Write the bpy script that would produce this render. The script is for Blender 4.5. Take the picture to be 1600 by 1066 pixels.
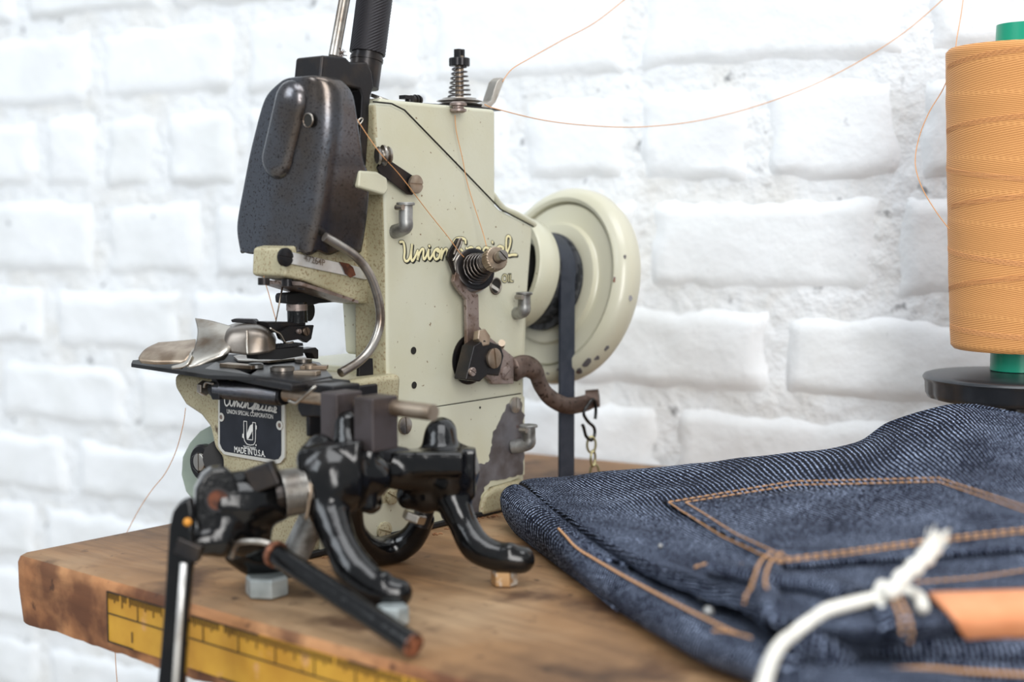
import bpy, bmesh, math, random
from mathutils import Vector as V, Matrix, noise
from mathutils.bvhtree import BVHTree
for o in list(bpy.data.objects): bpy.data.objects.remove(o, do_unlink=True)
SC = bpy.context.scene; COL = SC.collection
random.seed(4)
R = math.radians
# ------------------------------------------------------------------ camera, world, lights, exposure
F = 2222.0; H = .152; PITCH = R(5)
hx, hy = math.cos(R(40)), math.sin(R(40))
FW = V((hx*math.cos(PITCH), hy*math.cos(PITCH), -math.sin(PITCH)))
RT = V((hy, -hx, 0)); UP = RT.cross(FW)
def ray(px, py): return FW + RT*((px-800)/F) - UP*((py-533)/F)
_r = ray(478, 873); _t = -H/_r.z
C = V((-_r.x*_t, -_r.y*_t, H))
cam = bpy.data.objects.new('camera', bpy.data.cameras.new('camera')); COL.objects.link(cam)
cam.matrix_world = Matrix.Translation(C) @ Matrix((RT, UP, -FW)).transposed().to_4x4()
cam.data.sensor_width = 36; cam.data.lens = F*36/1600; cam.data.clip_start = .01
cam.data.dof.use_dof = True; cam.data.dof.focus_distance = .675; cam.data.dof.aperture_fstop = 5.6
SC.camera = cam
W = bpy.data.worlds.new('world'); SC.world = W; W.use_nodes = True
W.node_tree.nodes['Background'].inputs[0].default_value = (.86, .93, 1, 1)
W.node_tree.nodes['Background'].inputs[1].default_value = .42
def area(name, loc, target, sx, sy, power, col):
    l = bpy.data.lights.new(name, 'AREA'); l.shape = 'RECTANGLE'; l.size = sx; l.size_y = sy; l.energy = power; l.color = col
    o = bpy.data.objects.new(name, l); COL.objects.link(o); o.location = loc
    o.rotation_euler = (V(target)-V(loc)).to_track_quat('-Z', 'Y').to_euler()
area('window_light_left', (-1.5, .55, 1.25), (0, 0, .1), 1.0, 1.1, 18, (.87, .94, 1))
area('window_light_right', (-1.25, -1.75, .78), (.1, 0, .12), .75, 1.5, 33, (1, .985, .96))
area('skylight', (-.25, -.65, 2.2), (.15, -.2, 0), 1.6, 1.1, 27, (.96, .98, 1))
SC.view_settings.view_transform = 'Standard'; SC.view_settings.look = 'None'
SC.view_settings.gamma = 1; SC.view_settings.use_curve_mapping = False
SC.view_settings.exposure = .10
# ------------------------------------------------------------------ measuring helpers: a sight line meets a real plane of the place
def S(px, py, Y=0.):
    r = ray(px, py); return C + r*((Y-C.y)/r.y)          # plane Y (the machine's long side)
def X(px, py, x=0.):
    r = ray(px, py); return C + r*((x-C.x)/r.x)          # plane X (the machine's needle end)
def T(px, py, z=0.):
    r = ray(px, py); return C + r*((z-C.z)/r.z)          # level z above the bench
def D(px, py, d): return C + ray(px, py)*d               # at a distance
def lin(c): return tuple(((v/255+.055)/1.055)**2.4 if v > 10 else v/255/12.92 for v in c)
# ------------------------------------------------------------------ materials
def mat(name, col, rough=.5, metal=0., var=None, spots=None, spots2=None, bump=None, coat=0., coords='Object', stretch=(1, 1, 1), spec=.5, sheen=0):
    m = bpy.data.materials.new(name); m.use_nodes = True; nt = m.node_tree; N = nt.nodes; L = nt.links
    b = N['Principled BSDF']; b.inputs['Roughness'].default_value = rough; b.inputs['Metallic'].default_value = metal
    b.inputs['Coat Weight'].default_value = coat; b.inputs['Coat Roughness'].default_value = .12
    b.inputs['Specular IOR Level'].default_value = spec; b.inputs['Sheen Weight'].default_value = sheen
    b.inputs['Base Color'].default_value = (*lin(col), 1)
    tc = N.new('ShaderNodeTexCoord'); mp = N.new('ShaderNodeMapping'); L.new(tc.outputs[coords], mp.inputs[0]); mp.inputs['Scale'].default_value = stretch
    last = None
    def nz(scale, lo, hi, det=6):
        n = N.new('ShaderNodeTexNoise'); n.inputs['Scale'].default_value = scale; n.inputs['Detail'].default_value = det; L.new(mp.outputs[0], n.inputs[0])
        r = N.new('ShaderNodeMapRange'); r.inputs[1].default_value = lo; r.inputs[2].default_value = hi; L.new(n.outputs['Fac'], r.inputs[0]); return r.outputs[0]
    for q in (var, spots, spots2):
        if not q: continue
        c2, sc, lo, hi = q
        mx = N.new('ShaderNodeMix'); mx.data_type = 'RGBA'
        if last: L.new(last, mx.inputs[6])
        else: mx.inputs[6].default_value = (*lin(col), 1)
        mx.inputs[7].default_value = (*lin(c2), 1); L.new(nz(sc, lo, hi), mx.inputs[0]); last = mx.outputs[2]
    if last: L.new(last, b.inputs['Base Color'])
    if bump:
        sc, st, dist = bump
        n = N.new('ShaderNodeTexNoise'); n.inputs['Scale'].default_value = sc; n.inputs['Detail'].default_value = 4; L.new(mp.outputs[0], n.inputs[0])
        bp = N.new('ShaderNodeBump'); bp.inputs['Strength'].default_value = st; bp.inputs['Distance'].default_value = dist
        L.new(n.outputs['Fac'], bp.inputs['Height']); L.new(bp.outputs[0], b.inputs['Normal'])
    return m
M = {}
M['paint'] = mat('white_wall_paint', (233, 236, 239), .75, var=((222, 225, 226), 14, .5, .75), spots=((150, 152, 156), 90, .70, .80), bump=(130, .4, .002))
M['mortar'] = mat('painted_mortar', (230, 233, 236), .8, var=((222, 222, 220), 22, .45, .7), spots=((110, 112, 116), 75, .65, .76), bump=(110, .7, .004))
M['cream'] = mat('cream_enamel', (201, 200, 180), .38, var=((196, 193, 168), 25, .4, .65), spots=((110, 84, 52), 420, .69, .74), bump=(650, .14, .0006), coat=.25)
M['cream_grimy'] = mat('grimy_cream_enamel', (184, 176, 146), .45, var=((160, 152, 122), 40, .35, .7), spots=((140, 122, 92), 900, .52, .68), spots2=((70, 50, 35), 70, .69, .76), bump=(700, .25, .0006))
M['cream_wheel'] = mat('handwheel_enamel', (201, 198, 178), .33, var=((198, 194, 170), 18, .4, .7), spots=((80, 84, 96), 75, .735, .75), coat=.3)
M['green_grey'] = mat('grey_green_enamel', (158, 170, 156), .4, var=((140, 152, 140), 30, .4, .6), coat=.2)
M['blued'] = mat('blued_steel', (110, 113, 120), .27, .95, var=((98, 90, 84), 26, .42, .66), spots=((66, 62, 62), 1100, .55, .68), bump=(300, .08, .0005))
M['black_steel'] = mat('black_steel', (40, 39, 41), .33, .6, var=((62, 54, 48), 60, .5, .7), bump=(500, .12, .0004))
M['black_enamel'] = mat('black_gloss_enamel', (9, 9, 10), .16, 0, var=((26, 24, 22), 45, .52, .75), bump=(160, .3, .001), coat=.15, spec=.4)
M['black_matt'] = mat('black_matt', (20, 20, 22), .6)
M['grip'] = mat('black_knurled_grip', (38, 36, 40), .5, .3)
M['steel'] = mat('worn_steel', (176, 171, 164), .33, .9, var=((110, 96, 84), 70, .45, .65), bump=(300, .1, .0004))
M['bright'] = mat('bright_steel', (196, 190, 180), .3, 1, var=((140, 122, 104), 60, .48, .68), bump=(160, .12, .0006))
M['chrome'] = mat('plate_steel', (222, 222, 220), .38, .6, var=((190, 186, 180), 90, .45, .7))
M['drum_steel'] = mat('dull_drum_steel', (132, 124, 116), .36, .85, var=((98, 88, 78), 80, .4, .65), bump=(300, .15, .0004))
M['dark_rust'] = mat('dark_rusty_steel', (112, 96, 88), .48, .6, var=((84, 68, 60), 90, .42, .62), spots=((56, 44, 38), 420, .56, .66), bump=(420, .3, .0005))
M['brown_steel'] = mat('brown_black_steel', (84, 77, 78), .45, .5, var=((70, 62, 60), 70, .4, .6))
M['tan_steel'] = mat('tan_steel', (176, 160, 142), .4, .8, var=((140, 122, 104), 90, .4, .6))
M['rust'] = mat('rusty_steel', (158, 144, 138), .45, .6, var=((122, 102, 90), 90, .42, .62), spots=((96, 76, 64), 420, .56, .66), bump=(420, .3, .0005))
M['rust_patch'] = mat('rust', (110, 62, 40), .8, 0, var=((70, 40, 28), 300, .4, .6))
M['zinc'] = mat('dull_zinc', (172, 172, 170), .45, .7, var=((108, 106, 102), 120, .4, .65), bump=(500, .2, .0004))
M['zinc_nut'] = mat('zinc_nut', (182, 190, 190), .42, .45, var=((150, 158, 158), 120, .4, .65))
M['brass_nut'] = mat('tarnished_nut', (190, 150, 105), .4, .5, var=((220, 215, 205), 160, .5, .6))
M['brass'] = mat('brass_chain', (176, 168, 128), .3, .9)
M['bare'] = mat('bare_metal', (122, 120, 124), .5, .45, var=((96, 90, 90), 70, .4, .6), spots=((98, 62, 48), 75, .62, .68), bump=(400, .2, .0004))
M['belt'] = mat('rubber_belt', (40, 46, 58), .55, 0, var=((50, 55, 66), 160, .4, .6), bump=(900, .2, .0004))
M['belt_worn'] = mat('worn_belt_edge', (62, 64, 68), .6, 0, var=((26, 28, 32), 260, .45, .55))
M['plate_black'] = mat('nameplate_black', (26, 29, 38), .35, .2, var=((38, 41, 50), 90, .4, .7))
M['plate_rim'] = mat('nameplate_aluminium', (214, 212, 204), .4, .4)
M['print_white'] = mat('white_print', (226, 226, 222), .5)
M['script_cream'] = mat('script_cream', (238, 228, 180), .45)
M['script_black'] = mat('script_black', (42, 44, 40), .45)
M['seam'] = mat('panel_gap', (30, 28, 24), .8)
M['thread'] = mat('orange_thread', (212, 154, 102), .7)
M['green'] = mat('green_plastic', (22, 150, 120), .3)
M['plastic'] = mat('black_plastic', (40, 42, 46), .3, 0, var=((56, 58, 62), 60, .5, .7))
M['leather'] = mat('tan_leather', (232, 158, 112), .55, 0, var=((222, 146, 100), 60, .4, .6), bump=(600, .2, .0004))
M['cord'] = mat('white_cotton', (236, 232, 222), .85, 0, bump=(1400, .4, .0006))
M['stitch'] = mat('tan_stitching', (196, 150, 108), .75)
M['copper'] = mat('copper_end', (170, 112, 84), .5, .6, var=((90, 60, 48), 300, .4, .6))
M['orange_bit'] = mat('orange_grease', (206, 138, 44), .5)
M['ruler'] = mat('yellow_tape_measure', (196, 148, 48), .5, 0, var=((176, 126, 36), 40, .4, .65), spots=((196, 146, 88), 70, .60, .66), spots2=((110, 76, 26), 150, .70, .74))
M['floor'] = mat('pale_floor', (190, 182, 170), .7)
def special_wood():
    m = mat('worn_wood_top', (164, 132, 104), .6, 0); nt = m.node_tree; N = nt.nodes; L = nt.links; b = N['Principled BSDF']
    tc = N['Texture Coordinate']
    def noise_(scale, stretch, det=8, dist=.0):
        mp = N.new('ShaderNodeMapping'); mp.inputs['Scale'].default_value = stretch; L.new(tc.outputs['Object'], mp.inputs[0])
        n = N.new('ShaderNodeTexNoise'); n.inputs['Scale'].default_value = scale; n.inputs['Detail'].default_value = det; n.inputs['Distortion'].default_value = dist
        L.new(mp.outputs[0], n.inputs[0]); return n.outputs['Fac']
    def ramp(f, stops):
        r = N.new('ShaderNodeValToRGB'); L.new(f, r.inputs[0]); e = r.color_ramp.elements
        while len(e) > len(stops): e.remove(e[-1])
        while len(e) < len(stops): e.new(.5)
        for k, (p, c) in enumerate(stops): e[k].position = p; e[k].color = (*lin(c), 1)
        return r.outputs[0]
    def mult(a, bb, fac=1., mode='MULTIPLY'):
        x = N.new('ShaderNodeMix'); x.data_type = 'RGBA'; x.blend_type = mode; x.inputs[0].default_value = fac; L.new(a, x.inputs[6]); L.new(bb, x.inputs[7]); return x.outputs[2]
    base = ramp(noise_(9, (1, 1, 1)), [(.33, (96, 68, 44)), (.5, (146, 110, 74)), (.68, (170, 142, 110))])
    grain = ramp(noise_(16, (7, 1.1, 4), 12, 1.2), [(.35, (150, 138, 128)), (.6, (255, 255, 255))])
    spots = ramp(noise_(120, (1, 1, 1), 4), [(.28, (90, 70, 60)), (.36, (255, 255, 255))])
    blot = ramp(noise_(24, (1, 1, 1), 10), [(.36, (120, 98, 88)), (.47, (255, 255, 255))])
    c = mult(mult(mult(base, grain, .4), spots, .7), blot, .8)
    L.new(c, b.inputs['Base Color'])
    bp = N.new('ShaderNodeBump'); bp.inputs['Strength'].default_value = .3; bp.inputs['Distance'].default_value = .0015
    L.new(noise_(30, (9, .7, 4), 8, .6), bp.inputs['Height']); L.new(bp.outputs[0], b.inputs['Normal'])
    m2 = m.copy(); m2.name = 'worn_wood_edge'
    for n in m2.node_tree.nodes:
        if n.type == 'VALTORGB' and len(n.color_ramp.elements) == 3:
            for k, c3 in enumerate(((120, 74, 46), (176, 120, 76), (206, 156, 108))): n.color_ramp.elements[k].color = (*lin(c3), 1)
        if n.type == 'VALTORGB' and abs(n.color_ramp.elements[0].position-.36) < 1e-4: n.color_ramp.elements[0].position = .42; n.color_ramp.elements[1].position = .54; n.color_ramp.elements[0].color = (*lin((112, 84, 72)), 1)
    return m, m2
M['wood'], M['wood_edge'] = special_wood()
def denim():
    m = mat('indigo_denim', (40, 50, 70), .95, spec=.2); nt = m.node_tree; N = nt.nodes; L = nt.links; b = N['Principled BSDF']
    tc = N['Texture Coordinate']
    mp = N.new('ShaderNodeMapping'); L.new(tc.outputs['UV'], mp.inputs[0]); mp.inputs['Rotation'].default_value = (0, 0, R(13))
    w = N.new('ShaderNodeTexWave'); w.inputs['Scale'].default_value = 172; w.inputs['Distortion'].default_value = 1.6; w.inputs['Detail'].default_value = 2; w.inputs['Detail Scale'].default_value = 1.6
    L.new(mp.outputs[0], w.inputs[0])
    n = N.new('ShaderNodeTexNoise'); n.inputs['Scale'].default_value = 900; n.inputs['Detail'].default_value = 2; L.new(tc.outputs['UV'], n.inputs[0])
    n2 = N.new('ShaderNodeTexNoise'); n2.inputs['Scale'].default_value = 30; n2.inputs['Detail'].default_value = 5; L.new(tc.outputs['UV'], n2.inputs[0])
    mu = N.new('ShaderNodeMath'); mu.operation = 'MULTIPLY'; mq = N.new('ShaderNodeMapRange'); mq.inputs[1].default_value = .3; mq.inputs[2].default_value = .7; mq.inputs[3].default_value = .3; mq.inputs[4].default_value = .75; L.new(n.outputs['Fac'], mq.inputs[0]); L.new(w.outputs['Fac'], mu.inputs[0]); L.new(mq.outputs[0], mu.inputs[1])
    mr = N.new('ShaderNodeMapRange'); mr.inputs[1].default_value = .3; mr.inputs[2].default_value = .7; mr.inputs[3].default_value = .42; mr.inputs[4].default_value = .6; L.new(n2.outputs['Fac'], mr.inputs[0])
    mu2 = N.new('ShaderNodeMath'); mu2.operation = 'MULTIPLY'; L.new(mu.outputs[0], mu2.inputs[0]); L.new(mr.outputs[0], mu2.inputs[1])
    r = N.new('ShaderNodeValToRGB'); e = r.color_ramp.elements; e[0].position = .06; e[0].color = (*lin((9, 12, 22)), 1); e[1].position = .36; e[1].color = (*lin((176, 190, 218)), 1)
    k = e.new(.20); k.color = (*lin((26, 34, 56)), 1)
    L.new(mu2.outputs[0], r.inputs[0]); L.new(r.outputs[0], b.inputs['Base Color'])
    bp = N.new('ShaderNodeBump'); bp.inputs['Strength'].default_value = .35; bp.inputs['Distance'].default_value = .0004; L.new(mu.outputs[0], bp.inputs['Height']); L.new(bp.outputs[0], b.inputs['Normal'])
    return m
M['denim'] = denim()
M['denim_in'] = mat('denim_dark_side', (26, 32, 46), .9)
def spool_mat():
    m = mat('wound_orange_thread', (214, 150, 84), .75, sheen=.1); nt = m.node_tree; N = nt.nodes; L = nt.links; b = N['Principled BSDF']
    tc = N['Texture Coordinate']; out = []
    for k, (ang, sc) in enumerate(((9, 330), (-10, 300), (3, 42))):
        mp = N.new('ShaderNodeMapping'); mp.inputs['Rotation'].default_value = (0, 0, R(ang)); L.new(tc.outputs['UV'], mp.inputs[0])
        w = N.new('ShaderNodeTexWave'); w.bands_direction = 'Y'; w.inputs['Scale'].default_value = sc*(1 if k < 2 else .25); w.inputs['Distortion'].default_value = .7; w.inputs['Detail'].default_value = 3; w.inputs['Detail Scale'].default_value = 2
        L.new(mp.outputs[0], w.inputs[0]); out.append(w.outputs['Fac'])
    sel = N.new('ShaderNodeMix'); sel.data_type = 'FLOAT'
    r0 = N.new('ShaderNodeMapRange'); r0.inputs[1].default_value = .35; r0.inputs[2].default_value = .65; L.new(out[2], r0.inputs[0]); L.new(r0.outputs[0], sel.inputs[0])
    L.new(out[0], sel.inputs[2]); L.new(out[1], sel.inputs[3])
    r = N.new('ShaderNodeValToRGB'); e = r.color_ramp.elements; e[0].position = 0; e[0].color = (*lin((170, 108, 54)), 1); e[1].position = .45; e[1].color = (*lin((220, 158, 94)), 1)
    L.new(sel.outputs[0], r.inputs[0]); L.new(r.outputs[0], b.inputs['Base Color'])
    bp = N.new('ShaderNodeBump'); bp.inputs['Strength'].default_value = .3; bp.inputs['Distance'].default_value = .0002; L.new(sel.outputs[0], bp.inputs['Height']); L.new(bp.outputs[0], b.inputs['Normal'])
    return m
M['wound'] = spool_mat()
# ------------------------------------------------------------------ builders
OFF = {}
def empty(name, loc, label, cat, group=None):
    o = bpy.data.objects.new(name, None); COL.objects.link(o); o.location = loc; o.empty_display_size = .01
    o['label'] = label; o['category'] = cat
    if group: o['group'] = group
    OFF[o.name] = V(loc); return o
def tag(o, label, cat, group=None, kind=None):
    if label: o['label'] = label
    if cat: o['category'] = cat
    if group: o['group'] = group
    if kind: o['kind'] = kind
    return o
def mk(name, vs, fs, m, parent=None, smooth=False, bevel=0., seg=2, uv=None, label=None, angle=None, origin=None):
    off = OFF[parent.name] if parent else (V(origin) if origin is not None else V((0, 0, 0)))
    top_ = parent
    while top_ is not None and top_.parent: top_ = top_.parent
    if top_ is not None and top_.name in ('sewing_machine', 'cast_iron_frame', 'chain') and name not in ('hanging_bar', 'bar_rib'):
        vs = [V((v[0], v[1], max(v[2], .0004))) for v in vs]      # everything stands on the bench, nothing sinks into it
    me = bpy.data.meshes.new(name); me.from_pydata([tuple(V(v)-off) for v in vs], [], fs)
    me.validate(); me.materials.append(m)
    bm = bmesh.new(); bm.from_mesh(me); bmesh.ops.recalc_face_normals(bm, faces=bm.faces) if uv is None else None; bm.to_mesh(me); bm.free()
    if uv is not None:
        ul = me.uv_layers.new(name='UVMap')
        for lp in me.loops: ul.data[lp.index].uv = uv[lp.vertex_index]
    o = bpy.data.objects.new(name, me); COL.objects.link(o)
    if parent: o.parent = parent
    else: o.location = off
    OFF[o.name] = off
    if smooth:
        me.polygons.foreach_set('use_smooth', [True]*len(me.polygons))
    if bevel:
        b = o.modifiers.new('bevel', 'BEVEL'); b.width = bevel; b.segments = seg; b.limit_method = 'ANGLE'; b.angle_limit = R(32)
        me.polygons.foreach_set('use_smooth', [True]*len(me.polygons))
        b.harden_normals = True
    if smooth and angle:
        me.set_sharp_from_angle(angle=R(angle))
    if label: o['label'] = label
    return o
class G:
    """collects shapes that become one mesh"""
    def __init__(s): s.v = []; s.f = []
    def add(s, vs, fs):
        n = len(s.v); s.v += [V(v) for v in vs]; s.f += [tuple(i+n for i in f) for f in fs]; return s
    def prism(s, poly, d):
        n = len(poly); d = V(d)
        return s.add(list(poly)+[V(p)+d for p in poly], [tuple(range(n)), tuple(range(2*n-1, n-1, -1))]+[(i, (i+1) % n, (i+1) % n+n, i+n) for i in range(n)])
    def box(s, c, a, b, d):
        c, a, b, d = V(c), V(a), V(b), V(d)
        vs = [c+a*i+b*j+d*k for i in (-1, 1) for j in (-1, 1) for k in (-1, 1)]
        return s.add(vs, [(0, 1, 3, 2), (4, 6, 7, 5), (0, 4, 5, 1), (2, 3, 7, 6), (0, 2, 6, 4), (1, 5, 7, 3)])
    def lathe(s, prof, o, ax, n=32, caps=True):
        o = V(o); ax = V(ax).normalized(); e1 = ax.orthogonal().normalized(); e2 = ax.cross(e1)
        vs = []; fs = []
        for h, r in prof:
            for k in range(n):
                a = 2*math.pi*k/n; vs.append(o+ax*h+(e1*math.cos(a)+e2*math.sin(a))*r)
        for j in range(len(prof)-1):
            for k in range(n): fs.append((j*n+k, j*n+(k+1) % n, (j+1)*n+(k+1) % n, (j+1)*n+k))
        if caps: fs.append(tuple(range(n))); fs.append(tuple(range(len(prof)*n-1, len(prof)*n-n-1, -1)))
        return s.add(vs, fs)
    def cyl(s, p0, p1, r, n=20, r2=None):
        p0, p1 = V(p0), V(p1); return s.lathe([(0, r), ((p1-p0).length, r if r2 is None else r2)], p0, p1-p0, n)
    def tube(s, pts, r, n=8, flat=None, fdir=None, caps=True):
        pts = [V(p) for p in pts]; rs = r if isinstance(r, (list, tuple)) else [r]*len(pts)
        vs = []; fs = []; prev = None
        for i, p in enumerate(pts):
            t = (pts[min(i+1, len(pts)-1)]-pts[max(i-1, 0)]).normalized()
            if fdir is not None: e1 = V(fdir)-t*V(fdir).dot(t); e1.normalize()
            elif prev is None: e1 = t.orthogonal().normalized()
            else: e1 = (prev-t*prev.dot(t)).normalized()
            prev = e1; e2 = t.cross(e1)
            for k in range(n):
                a = 2*math.pi*(k+.5)/n; vs.append(p+(e1*math.cos(a)*(flat or 1)+e2*math.sin(a))*rs[i])
        for j in range(len(pts)-1):
            for k in range(n): fs.append((j*n+k, j*n+(k+1) % n, (j+1)*n+(k+1) % n, (j+1)*n+k))
        if caps: fs.append(tuple(range(n))); fs.append(tuple(range(len(pts)*n-1, len(pts)*n-n-1, -1)))
        return s.add(vs, fs)
    def ball(s, c, r, n=10):
        return s.lathe([(-r*math.cos(math.pi*k/n), max(r*math.sin(math.pi*k/n), r*.02)) for k in range(n+1)], c, (0, 0, 1), 14)
    def out(s, name, m, parent=None, **k): return mk(name, s.v, s.f, m, parent, **k)
def cr(pts, n=8, closed=False):
    pts = [V(p) for p in pts]; o = []; L = len(pts)
    for i in range(L if closed else L-1):
        g = (lambda j: pts[j % L]) if closed else (lambda j: pts[max(0, min(L-1, j))])
        a, b, c, d = g(i-1), g(i), g(i+1), g(i+2)
        for k in range(n):
            t = k/n; o.append(.5*((2*b)+(c-a)*t+(2*a-5*b+4*c-d)*t*t+(3*b-a-3*c+d)*t**3))
    if not closed: o.append(pts[-1])
    return o
def text(body, size, o, xd, yd, m, parent, name, ext=.00008, width=1., align='CENTER', off=.012):
    cu = bpy.data.curves.new('t', 'FONT'); cu.body = body; cu.size = 1; cu.align_x = align; cu.extrude = 0; cu.offset = off
    ob = bpy.data.objects.new('t', cu); COL.objects.link(ob); dg = bpy.context.evaluated_depsgraph_get(); me = ob.evaluated_get(dg).to_mesh()
    xd, yd = V(xd).normalized(), V(yd).normalized()
    vs = [V(o)+xd*(v.co.x*size*width)+yd*(v.co.y*size) for v in me.vertices]; fs = [tuple(p.vertices) for p in me.polygons]
    ob.evaluated_get(dg).to_mesh_clear(); bpy.data.objects.remove(ob)
    return mk(name, vs, fs, m, parent)
def ribbon(g, pts, w, nrm):
    # a flat painted stroke with a little thickness and rounded ends
    q = [pts[0]]
    for p in pts[1:]:
        if (p-q[-1]).length > 1e-6: q.append(p)
    if len(q) < 2: return
    d0 = (q[0]-q[1]).normalized(); d1 = (q[-1]-q[-2]).normalized()
    q = [q[0]+d0*w*.9, q[0]+d0*w*.5]+q+[q[-1]+d1*w*.5, q[-1]+d1*w*.9]
    r = [w*.35, w*.85]+[w]*(len(q)-4)+[w*.85, w*.35]
    g.tube(q, r, 8, flat=.00009/w, fdir=nrm)
def screw(c, n, r, ang, m, parent, name='screw', h=.0012, updir=(0, 0, 1)):
    c, n = V(c), V(n).normalized(); e1 = (V(updir)-n*V(updir).dot(n)).normalized(); e2 = n.cross(e1)
    sl = e1*math.cos(R(ang))+e2*math.sin(R(ang)); sp = n.cross(sl); g = G()
    g.lathe([(-.0005, r*.98), (h*.45, r*.98)], c, n, 24)
    w = r*.11
    for sg in (1, -1):
        a0 = math.asin(w/r); pts = []
        for k in range(13):
            a = a0+(math.pi-2*a0)*k/12; pts.append(c+n*h*.45+(sl*math.cos(a)+sp*sg*math.sin(a))*r)
        top = [c+(p-c-n*h*.45)*.9+n*h for p in pts]; mid = [p+n*h*.35 for p in pts]; k_ = len(pts)
        # keep the slot wall straight
        vs = pts+mid+top; fs = [tuple(range(2*k_, 3*k_))]
        for j in (0, 1): fs += [(j*k_+i, j*k_+(i+1) % k_, (j+1)*k_+(i+1) % k_, (j+1)*k_+i) for i in range(k_)]
        g.add(vs, fs)
    return g.out(name, m, parent, smooth=True, angle=35)
def poly(pxs, Y=0., fn=S): return [fn(x, y, Y) for x, y in pxs]
def casting(name, chains, m, parent, boxes=(), voxel=.0012, label=None):
    g = G()
    for ch in chains:
        P = [V(p) for p, r in ch]; Rr = [r for p, r in ch]
        if len(P) > 1:
            pp = cr(P, 6); rr = []
            for i in range(len(P)-1):
                for k in range(6): rr.append(Rr[i]+(Rr[i+1]-Rr[i])*k/6)
            rr.append(Rr[-1]); g.tube(pp, rr, 14)
        for p, r in ((P[0], Rr[0]), (P[-1], Rr[-1])): g.ball(p, r)
    for b in boxes: g.box(*b)
    o = g.out(name, m, parent, smooth=True, label=label)
    r = o.modifiers.new('remesh', 'REMESH'); r.mode = 'VOXEL'; r.voxel_size = voxel; r.use_smooth_shade = True
    s = o.modifiers.new('smooth', 'SMOOTH'); s.factor = .6; s.iterations = 5
    return o
def nut(c, r, h, m, parent, name='hex_nut', label=None, ax=(0, 0, 1), rot=.3):
    c = V(c); ax = V(ax).normalized(); e1 = ax.orthogonal().normalized(); e2 = ax.cross(e1); g = G(); rings = []
    for hh, rr in ((0, .93), (h*.12, 1), (h*.88, 1), (h, .9)):
        rings.append([c+ax*hh+(e1*math.cos(rot+k*math.pi/3)+e2*math.sin(rot+k*math.pi/3))*r*rr for k in range(6)])
    vs = sum(rings, []); fs = [tuple(range(6)), tuple(range(23, 17, -1))]
    for j in range(3): fs += [(j*6+k, j*6+(k+1) % 6, (j+1)*6+(k+1) % 6, (j+1)*6+k) for k in range(6)]
    g.add(vs, fs); return g.out(name, m, parent, bevel=.0003, label=label)
def coil(p0, p1, r0, r1, turns, wire, n=14):
    p0, p1 = V(p0), V(p1); ax = (p1-p0); e1 = ax.orthogonal().normalized(); e2 = ax.normalized().cross(e1); N_ = int(turns*n)
    pts = [p0+ax*(k/N_)+(e1*math.cos(2*math.pi*k/n)+e2*math.sin(2*math.pi*k/n))*(r0+(r1-r0)*k/N_) for k in range(N_+1)]
    return G().tube(pts, wire, 6)
# ================================================================== SETTING: brick wall, floor
WD = V((.172, -.985, 0)).normalized(); WN = V((.985, .172, 0)).normalized()
W0 = V((.2842, .1077, 0))+WN*.004
def wp(s, z, n=0.): return W0+WD*s+V((0, 0, z))-WN*n       # n: towards the room
s0, s1, z0, z1 = -1.0, .75, -.76, 1.05
nx, nz_ = 240, 220
vs = []; fs = []
for j in range(nz_+1):
    for i in range(nx+1):
        s_ = s0+(s1-s0)*i/nx; z_ = z0+(z1-z0)*j/nz_
        h = .0018*noise.fractal((s_*28, z_*28, 3), .8, 2, 5)-.0034
        vs.append(wp(s_, z_, h))
for j in range(nz_):
    for i in range(nx): a = j*(nx+1)+i; fs.append((a, a+1, a+nx+2, a+nx+1))
wall = mk('wall_back', vs, fs, M['mortar'], smooth=True); tag(wall, None, None, kind='structure')
g = G().prism([wp(s0, z0, -.013), wp(s1, z0, -.013), wp(s1, z1, -.013), wp(s0, z1, -.013)], WN*.06)
tag(g.out('brick', M['mortar'], wall), None, None).name = 'wall_core'
zj = [-.366, -.308, -.25, -.193, -.135, -.078, -.020, .041, .102, .168, .234, .299, .362, .43, .495, .56, .625]
vj = {5: [-.42, -.262, -.10, .058, .21], 6: [-.3548, -.19, -.03, .097, .256], 7: [-.441, -.297, -.14, .01, .166, .33],
      8: [-.3817, -.2736, -.12, -.03, .0789, .2307], 9: [-.4466, -.38, -.3165, -.2386, -.16, -.085, -.01, .072, .152, .2417, .33],
      10: [-.384, -.2403, -.08, .072, .2438], 11: [-.465, -.31, -.155, -.005, .15, .30]}
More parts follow.
